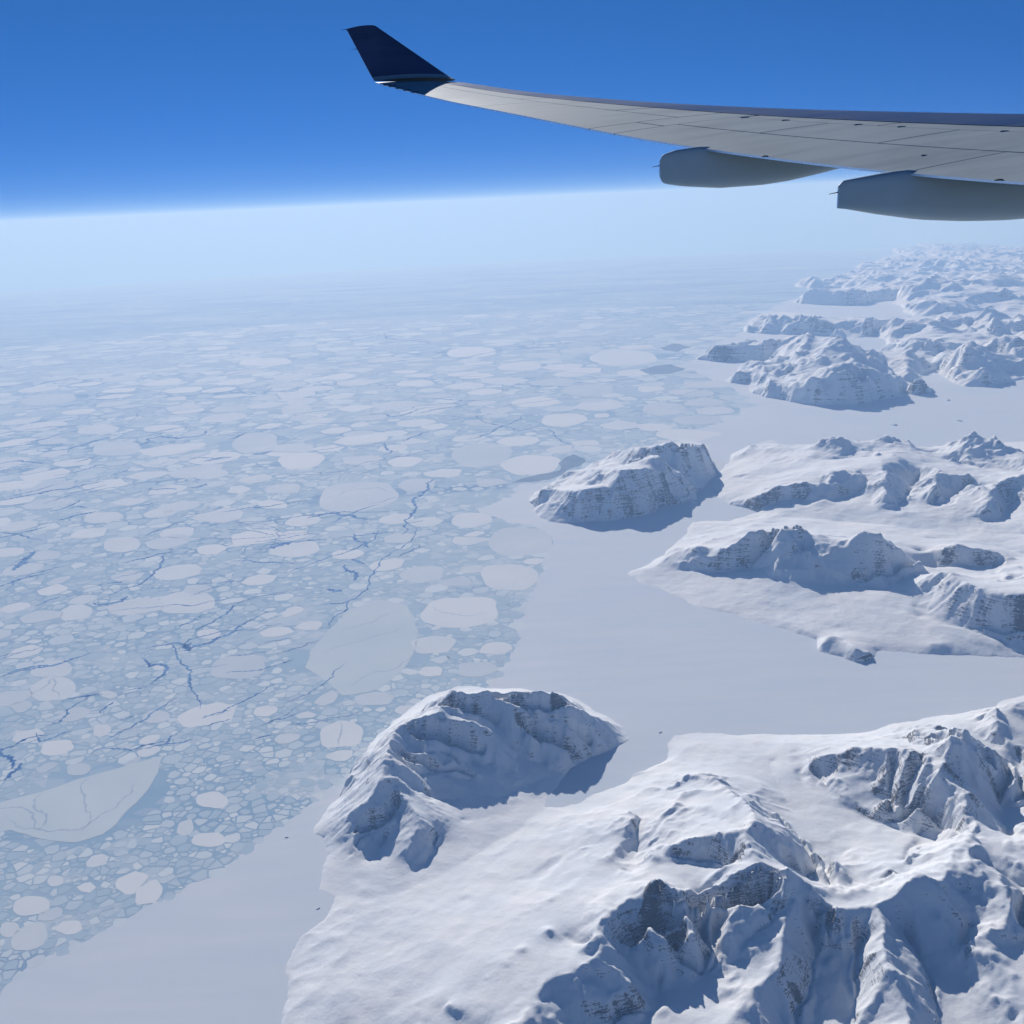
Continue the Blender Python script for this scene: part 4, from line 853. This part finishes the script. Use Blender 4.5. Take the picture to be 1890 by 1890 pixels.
# ------------------------------------------------------------------ icebergs frozen into the shore ice
def iceberg(px, py, size, seed, label):
    rg = random.Random(seed); c = at(px, py); m = 11; V, Fs = [], []
    prof = [(1.0, 0.0), (0.96, 0.35), (0.80, 0.62), (0.45, 0.82), (0.0, 0.9)]
    for r_, z_ in prof[:-1]:
        for k in range(m):
            a = 2 * math.pi * k / m; q = size * r_ * (1 + 0.25 * math.sin(2 * a + seed) + rg.uniform(-0.12, 0.12))
            V.append((q * math.cos(a), q * math.sin(a) * 0.6, size * 0.42 * z_ * rg.uniform(0.8, 1.2)))
    V.append((size * 0.1, 0, size * 0.42))
    for i in range(3):
        for k in range(m): Fs.append((i * m + k, i * m + (k + 1) % m, (i + 1) * m + (k + 1) % m, (i + 1) * m + k))
    Fs += [(3 * m + k, 3 * m + (k + 1) % m, 4 * m) for k in range(m)]
    o = link('iceberg', mesh_np('iceberg', V, Fs, M_berg)); o.location = (c[0], c[1], drop(*c) + 1.0); o.rotation_euler = (0, 0, rg.uniform(0, 3))
    tag(o, label, 'iceberg', 'icebergs frozen into the shore ice')
M_berg = ice_mat('iceberg_ice', (0.55, 0.68, 0.78), (0.80, 0.84, 0.87), 60.0)
for i, (v, X, Y, sz, lb) in enumerate(((3, 1478, 993, 150, 'tiny pale iceberg frozen in below the far right mountains'), (3, 1185, 1125, 190, 'small pale iceberg in the smooth ice below the far peninsula'), (3, 1542, 1105, 110, 'tiny iceberg right of the small pale iceberg in smooth ice'), (4, 1430, 47, 110, 'small iceberg behind the middle mountains'),
                                       (4, 722, 320, 120, 'low iceberg beside the right end of the mountain island'), (4, 690, 318, 70, 'tiny iceberg touching the right shore of the mountain island'), (6, 175, 285, 45, 'tiny dark iceberg off the near coast in smooth ice'), (8, 1250, 935, 30, 'tiny iceberg off the tip of the near headland'), (8, 1388, 1245, 30, 'tiny iceberg off the low snow shore'))):
    iceberg(*src(v, X, Y), sz, 50 + i, lb)

# ------------------------------------------------------------------ airliner wing
AIR = Matrix.Rotation(math.radians(-0.358), 4, 'X') @ Matrix(((math.cos(math.radians(13)), -math.sin(math.radians(13)), 0, 0), (math.sin(math.radians(13)), math.cos(math.radians(13)), 0, 0), (0, 0, 1, 0), (0, 0, 0, 1)))
# aircraft axes: x forward, y outward along the left wing, z up; the window seat is the origin
ROOT = Vector((10.17, 7.0, -0.38))
TEl = [5, 7, 10.87, 12.2, 13.35, 14.89, 16.48, 17.97, 21.34, 23.81, 27]; TEz = [-.55, -.38, .01, .17, .33, .57, .84, 1.12, 1.82, 2.32, 3.08]
LEl = [5, 7, 10, 15.38, 18.72, 21.59, 24.88, 27.5]; LEz = [0.0, .2, .52, 1.12, 1.53, 1.95, 2.53, 3.14]
def smooth_interp(l, xs, ys):
    return float(np.mean([np.interp(l + d, xs, ys) for d in (-0.9, -0.45, 0, 0.45, 0.9)])) if 6 < l < 26.1 else float(np.interp(l, xs, ys))
def fte(l): return 3.304 + (27 - l) * math.tan(math.radians(19))
def fle(l): return 5.704 + (27 - l) * math.tan(math.radians(30))
def top(l, t):
    a, b = fte(l), fle(l); c = b - a
    z = smooth_interp(l, TEl, TEz) * (1 - t) + smooth_interp(l, LEl, LEz) * t + 0.012 * 4 * t * (1 - t) * c
    if t > 0.90: z -= 0.022 * c * ((t - 0.90) / 0.10) ** 2.2
    return Vector((a + c * t, l, z))
def bot(l, t):
    p = top(l, t); c = fle(l) - fte(l)
    th = 0.028 + c * 0.115 * (max(0.0, min(1.0, t)) ** 0.8) * max(0.0, 1 - t ** 9) ** 0.5 * 0.9
    p.z -= th; return p

def paint(name, colr, rough, metallic=0.0, streak=0.0, coat=0.0):
    m, nt, b = new_mat(name); L = nt.links
    tcn = N(nt, 'ShaderNodeTexCoord')
    mp = N(nt, 'ShaderNodeMapping'); mp.inputs['Scale'].default_value = (0.35, 2.4, 1.0); L.new(tcn.outputs['Object'], mp.inputs['Vector'])
    n1 = N(nt, 'ShaderNodeTexNoise', Scale=1.0, Detail=6.0, Roughness=0.65); L.new(mp.outputs[0], n1.inputs['Vector'])
    n2 = N(nt, 'ShaderNodeTexNoise', Scale=0.9, Detail=3.0); L.new(tcn.outputs['Object'], n2.inputs['Vector'])
    f = math_n(nt, 'MULTIPLY', n1.outputs[0], math_n(nt, 'ADD', n2.outputs[0], 0.5))
    lo = tuple(c * (1 - streak) for c in colr)
    r = ramp(nt, f, [(0.36, lo), (0.58, colr)])
    L.new(r.outputs[0], b.inputs['Base Color'])
    rr = ramp(nt, n1.outputs[0], [(0.3, (rough * 0.85,)), (0.7, (min(1, rough * 1.15),))]); L.new(rr.outputs[0], b.inputs['Roughness'])
    b.inputs['Metallic'].default_value = metallic; b.inputs['Specular IOR Level'].default_value = 0.22; b.inputs['Coat Weight'].default_value = coat
    return m
M_grey = paint('wing_grey_paint', (0.36, 0.44, 0.485), 0.66, streak=0.14)
M_spoiler = paint('spoiler_grey_paint', (0.375, 0.455, 0.50), 0.62, streak=0.10)
M_metal = paint('bare_leading_edge_metal', (0.30, 0.32, 0.38), 0.34, metallic=0.9, streak=0.12)
M_fair = paint('fairing_grey_paint', (0.45, 0.54, 0.58), 0.40, streak=0.08)
M_navy = paint('winglet_navy_paint', (0.075, 0.105, 0.205), 0.30, streak=0.2, coat=0.2)
M_seal = paint('dark_sealant', (0.03, 0.033, 0.037), 0.7)
M_edge = paint('bare_trailing_edge', (0.92, 0.93, 0.95), 0.28, metallic=1.0)

wing = bpy.data.objects.new('airliner_wing', None); col.objects.link(wing)
wing.matrix_world = AIR @ Matrix.Translation(ROOT); wing.empty_display_size = 1
tag(wing, 'grey airliner wing with dark blue upturned winglet stretching over the ice', 'aircraft wing')

def wmesh(name, V, Fs, mats, parent=wing, smooth_=False, midx=None, bevel=0.0):
    me = bpy.data.meshes.new(name); me.from_pydata([tuple(Vector(v) - ROOT) for v in V], [], Fs)
    for m in (mats if isinstance(mats, (list, tuple)) else [mats]): me.materials.append(m)
    if midx is not None: me.polygons.foreach_set('material_index', np.array(midx, dtype=np.int32))
    bm = bmesh.new(); bm.from_mesh(me); bmesh.ops.recalc_face_normals(bm, faces=bm.faces); bm.to_mesh(me); bm.free()
    me.polygons.foreach_set('use_smooth', np.full(len(me.polygons), smooth_, dtype=bool)); me.update()
    if smooth_:
        try: me.set_sharp_from_angle(angle=math.radians(35))
        except Exception: pass
    o = bpy.data.objects.new(name, me); col.objects.link(o); o.parent = parent
    if parent is not wing and parent is not None: o.matrix_parent_inverse = Matrix.Identity(4)
    return o

def panel(name, l0, l1, t0, t1, mat, gap=0.018, lift=0.0, thick=0.03, nl=None, parent=wing, edge=None, label=None):
    """one skin panel: a slab on the upper surface between seams"""
    nl = nl or max(2, int((l1 - l0) / 0.6) + 1); ntt = max(3, int((t1 - t0) * 26))
    c = fle((l0 + l1) / 2) - fte((l0 + l1) / 2); gt = gap / c
    ls = np.linspace(l0 + gap, l1 - gap, nl); ts = np.linspace(t0 + (gt if t0 > 0 else 0), t1 - gt, ntt)
    V = []
    for l in ls:
        for t in ts: p = top(l, t); p.z += lift; V.append(p)
    k = len(V)
    for l in ls:
        for t in ts: p = top(l, t); p.z -= thick; V.append(p)
    def id_(i, j, b=0): return b * k + i * ntt + j
    Fs, mi = [], []
    for i in range(nl - 1):
        for j in range(ntt - 1):
            Fs.append((id_(i, j), id_(i + 1, j), id_(i + 1, j + 1), id_(i, j + 1))); mi.append(0)
            Fs.append((id_(i, j, 1), id_(i, j + 1, 1), id_(i + 1, j + 1, 1), id_(i + 1, j, 1))); mi.append(0)
    for i in range(nl - 1):
        for j, e in ((0, 1), (ntt - 1, 0)):
            Fs.append((id_(i, j), id_(i, j, 1), id_(i + 1, j, 1), id_(i + 1, j))); mi.append(1 if (edge and e) else 0)
    for j in range(ntt - 1):
        for i in (0, nl - 1):
            Fs.append((id_(i, j), id_(i, j + 1), id_(i, j + 1, 1), id_(i, j, 1))); mi.append(0)
    o = wmesh(name, V, Fs, [mat, edge] if edge else [mat], parent, True, mi)
    if label: o['label'] = label
    return o

# core of the wing below the panels
ls = np.linspace(5.0, 27.0, 45); ts = np.concatenate([np.linspace(0.004, 0.9, 20), np.linspace(0.92, 0.995, 8)])
V, Fs, mi = [], [], []
for l in ls:
    for t in ts: p = top(l, t); p.z -= 0.022; V.append(p)
    for t in reversed(ts): V.append(bot(l, t))
m_ = 2 * len(ts)
for i in range(len(ls) - 1):
    for j in range(m_):
        Fs.append((i * m_ + j, i * m_ + (j + 1) % m_, (i + 1) * m_ + (j + 1) % m_, (i + 1) * m_ + j)); mi.append(0 if j < len(ts) - 1 else 1)
Fs += [tuple(range(m_)), tuple((len(ls) - 1) * m_ + j for j in range(m_))]; mi += [1, 1]
wmesh('wing_box', V, Fs, [M_seal, M_grey], midx=mi, smooth_=True)

# leading edge slats, wrapped round the nose
for l0, l1 in ((5.0, 9.6), (9.6, 14.2), (14.2, 18.8), (18.8, 23.2), (23.2, 26.55)):
    ls = np.linspace(l0 + 0.004, l1 - 0.004, 9); ts = np.concatenate([np.linspace(0.618, 0.9, 8), np.linspace(0.92, 1.0, 10)]); tb = [0.99, 0.975, 0.95, 0.92, 0.88]
    V, Fs = [], []; m_ = len(ts) + len(tb)
    for l in ls:
        for t in ts: p = top(l, t); p.z += 0.002; p.x += 0.02 * sstep(0.9, 1.0, t); V.append(p)
        for t in tb: p = bot(l, t); p.z -= 0.004; V.append(p)
    for i in range(len(ls) - 1):
        for j in range(m_ - 1): Fs.append((i * m_ + j, i * m_ + j + 1, (i + 1) * m_ + j + 1, (i + 1) * m_ + j))
    wmesh('slat', V, Fs, M_metal, smooth_=True)
# skin, spoilers, flap, ailerons
for l0, l1 in ((5.0, 8.6), (8.6, 12.4), (12.4, 15.6), (15.6, 18.1)): panel('skin_panel', l0, l1, 0.522, 0.612, M_grey)
for l0, l1 in ((5.0, 7.6), (7.6, 9.9), (9.9, 12.1), (12.1, 14.3), (14.3, 16.4), (16.4, 18.15)): panel('spoiler', l0, l1, 0.262, 0.522, M_spoiler, lift=0.003)
panel('flap', 5.0, 12.45, 0.0, 0.262, M_grey, edge=M_edge); panel('flap', 12.45, 18.15, 0.0, 0.262, M_grey, edge=M_edge, gap=0.007)
panel('skin_panel', 18.15, 18.85, 0.0, 0.21, M_grey, edge=M_edge); panel('skin_panel', 18.15, 18.85, 0.21, 0.612, M_spoiler)
panel('skin_panel', 18.85, 20.4, 0.40, 0.612, M_grey); panel('skin_panel', 20.4, 23.2, 0.40, 0.612, M_grey); panel('skin_panel', 23.2, 26.2, 0.40, 0.612, M_grey)
panel('aileron', 18.85, 22.5, 0.0, 0.40, M_grey, edge=M_edge, gap=0.011); panel('aileron', 22.5, 26.2, 0.0, 0.40, M_grey, edge=M_edge, gap=0.007)
panel('wing_tip_panel', 26.2, 27.02, 0.0, 0.612, M_spoiler, edge=M_edge, gap=0.006); panel('wing_tip_panel', 26.55, 27.05, 0.612, 0.97, M_metal, gap=0.004)

def blob(name, p, sx, sy, sz, mat, parent=wing):
    """small streamlined bump"""
    V, Fs = [], []; nu, nv = 9, 8
    for i in range(nu):
        u = i / (nu - 1); r = math.sin(math.pi * min(1, u * 0.92 + 0.08)) ** 0.6 if 0 < i < nu - 1 else 0.05
        for j in range(nv):
            a = 2 * math.pi * j / nv
            V.append((p[0] + (u - 0.5) * 2 * sx, p[1] + sy * r * math.cos(a), p[2] + sz * r * math.sin(a)))
    for i in range(nu - 1):
        for j in range(nv): Fs.append((i * nv + j, i * nv + (j + 1) % nv, (i + 1) * nv + (j + 1) % nv, (i + 1) * nv + j))
    Fs += [tuple(range(nv)), tuple((nu - 1) * nv + j for j in range(nv))]
    return wmesh(name, V, Fs, mat, parent, True)
for l in (13.0, 13.7, 15.2, 15.9, 17.2, 18.0, 11.4, 10.7):
    blob('hinge_cover', top(l, 0.524) + Vector((0, 0, 0.004)), 0.09, 0.010, 0.012, M_grey)
for l in (26.35, 26.1, 25.75, 25.4, 25.05):
    blob('static_discharger', top(l, 0.015) + Vector((-0.06, 0, 0.012)), 0.10, 0.014, 0.014, M_seal)
blob('access_cap', top(13.1, 0.17) + Vector((0, 0, 0.003)), 0.06, 0.012, 0.008, M_grey)
blob('flap_bracket', top(11.2, 0.005) + Vector((0, 0, 0.0)), 0.05, 0.07, 0.014, M_seal); blob('flap_bracket', top(14.8, 0.005), 0.05, 0.06, 0.014, M_seal)

def rod(name, a, b, r, mat, parent=wing):
    a, b = Vector(a), Vector(b); d = (b - a).normalized(); u = d.orthogonal().normalized(); w = d.cross(u); V, Fs = [], []
    for p, k in ((a, 1.0), (b, 0.45)):
        for j in range(6): q = 2 * math.pi * j / 6; V.append(p + (u * math.cos(q) + w * math.sin(q)) * r * k)
    Fs = [(j, (j + 1) % 6, 6 + (j + 1) % 6, 6 + j) for j in range(6)] + [tuple(range(5, -1, -1)), tuple(range(6, 12))]
    return wmesh(name, V, Fs, mat, parent)

# winglet: grey root blend and navy blade
def wl_pt(v, u, side):
    """v 0 root .. 1 tip, u 0 trailing .. 1 leading edge"""
    r0, r1 = Vector((3.29, 27.0, 3.085)), Vector((5.36, 27.25, 3.10)); q0, q1 = Vector((2.78, 27.62, 4.37)), Vector((3.50, 27.62, 4.44))
    a, b = r0.lerp(q0, v), r1.lerp(q1, v ** 0.97)
    p = a.lerp(b, u); c = (b - a).length
    th = c * 0.045 * (2.6 * math.sqrt(max(0, 1 - u)) * u + 0.02)
    bow = 0.03 * math.sin(math.pi * u) * (1 - v)
    n = Vector((0.02, -0.9, 0.42)).normalized()
    p.z += 0.02 * math.sin(math.pi * u) * v ** 4
    if v < 0.15: p.y -= 0.12 * (1 - v / 0.15) ** 2
    return p + n * (th * side + bow)
def winglet_piece(name, v0, v1, mat, parent=wing):
    vs_ = np.linspace(v0, v1, 12); us = np.concatenate([np.linspace(0, 0.85, 12), np.linspace(0.9, 1.0, 5)]); V, Fs = [], []
    m = 2 * len(us)
    for v in vs_:
        for u in us: V.append(wl_pt(v, u, 1))
        for u in reversed(us): V.append(wl_pt(v, u, -1) + Vector((0, 0.012, 0)))
    for i in range(len(vs_) - 1):
        for j in range(m): Fs.append((i * m + j, i * m + (j + 1) % m, (i + 1) * m + (j + 1) % m, (i + 1) * m + j))
    Fs += [tuple(range(m)), tuple((len(vs_) - 1) * m + j for j in range(m))]
    return wmesh(name, V, Fs, mat, parent, True)
wb = winglet_piece('winglet', 0.088, 1.0, M_navy); wb['label'] = 'dark navy blue upturned winglet'
o = winglet_piece('winglet_root', -0.02, 0.086, M_grey); o['label'] = 'grey blended foot of the winglet'
rod('static_discharger', wl_pt(0.62, 0.02, 0), wl_pt(0.62, 0.02, 0) + Vector((-0.16, 0.01, 0.0)), 0.008, M_seal, wb); rod('static_discharger', wl_pt(0.985, 0.02, 0), wl_pt(0.985, 0.02, 0) + Vector((-0.16, 0.01, 0.0)), 0.008, M_seal, wb)

# flap track fairings
def fairing(l, topc, botc, widc, cut, label, lip):
    tf, tz = zip(*topc); bf, bz = zip(*botc); wf, ww = zip(*widc)
    root = bpy.data.objects.new('flap_track_fairing', None)
    def piece(name, f0, f1, parent, n):
        fs = f0 + (f1 - f0) * np.linspace(0, 1, n); V, Fs = [], []; m = 22
        for f in fs:
            zt, zb, w = np.interp(f, tf, tz), np.interp(f, bf, bz), np.interp(f, wf, ww)
            for j in range(m):
                a = 2 * math.pi * j / m; ca, sa = math.cos(a), math.sin(a)
                V.append((f, l + w * math.copysign(abs(ca) ** 0.55, ca), (zt + zb) / 2 + (zt - zb) / 2 * math.copysign(abs(sa) ** (0.42 + 0.33 * min(1.0, max(0.0, (f - min(tf)) / 2.0))), sa)))
        for i in range(n - 1):
            for j in range(m): Fs.append((i * m + j, i * m + (j + 1) % m, (i + 1) * m + (j + 1) % m, (i + 1) * m + j))
        Fs += [tuple(range(m)), tuple((n - 1) * m + j for j in range(m))]
        return wmesh(name, V, Fs, M_fair, parent, True)
    body = piece('flap_track_fairing', cut + 0.008, max(bf), wing, 26); body['label'] = label
    piece('seam', cut - 0.02, cut + 0.02, body, 3).scale = (1, 1, 1)
    tail = piece('tail_cone', min(tf), cut - 0.008, body, 9)
    zt, zb = tz[0], bz[0]
    rod('static_discharger', (tf[0] + 0.01, l, zt - 0.28 * (zt - zb)), (tf[0] - 0.13, l, zt - 0.28 * (zt - zb) - 0.02), 0.008, M_seal, body)
    rod('tail_lip', (tf[0] + 0.004, l, zb + 0.03), (tf[0] + 0.004, l, zt - 0.02), 0.016, M_edge, body)
    return body
fairing(16.09, [(6.375, .60), (6.42, .69), (6.63, .755), (7.06, .80), (8.0, .72), (9.65, .66), (10.3, .60)], [(6.375, .36), (6.40, .29), (6.47, .25), (6.78, .20), (7.42, .15), (8.09, .165), (8.57, .21), (9.06, .29), (9.65, .40), (10.3, .56)],
        [(6.375, .012), (6.6, .07), (7.2, .15), (8.2, .19), (9.2, .16), (10.0, .08), (10.3, .02)], 6.70, 'outboard flap track fairing with rounded square tail', 0)
fairing(12.49, [(7.40, .08), (7.45, .14), (7.9, .20), (8.30, .25), (9.5, .15), (11.5, .05), (12.6, -.05)], [(7.40, -.20), (7.53, -.215), (7.99, -.30), (8.64, -.40), (9.30, -.45), (9.89, -.465), (10.5, -.45), (11.5, -.33), (12.2, -.2), (12.6, -.08)],
        [(7.40, .014), (7.7, .08), (8.4, .17), (9.6, .22), (11.2, .18), (12.2, .08), (12.6, .02)], 7.98, 'inboard flap track fairing, larger, with square tail', 1)

# ------------------------------------------------------------------ hazy air
HX = 430000.0; HZ0, HZ1 = -H - 410000.0 ** 2 / (2 * RE) - 60.0, 1200.0
me = bpy.data.meshes.new('haze')
me.from_pydata([(x, y, z) for z in (HZ0, HZ1) for x, y in ((-HX, -HX), (HX, -HX), (HX, HX), (-HX, HX))], [], [(3, 2, 1, 0), (4, 5, 6, 7), (0, 1, 5, 4), (1, 2, 6, 5), (2, 3, 7, 6), (3, 0, 4, 7)])
hm = bpy.data.materials.new('pale_blue_haze'); hm.use_nodes = True
nt = hm.node_tree; nt.nodes.clear()
ho = nt.nodes.new('ShaderNodeOutputMaterial'); hv = nt.nodes.new('ShaderNodeVolumePrincipled')
hv.inputs['Color'].default_value = (0.38, 0.61, 1.0, 1); hv.inputs['Absorption Color'].default_value = (0.55, 0.5, 0.5, 1); hv.inputs['Density'].default_value = 8.5e-6; hv.inputs['Anisotropy'].default_value = 0.28
nt.links.new(hv.outputs[0], ho.inputs['Volume'])
me.materials.append(hm)
hz = link('haze', me); tag(hz, 'pale blue haze filling the air down to the horizon', kind='stuff')
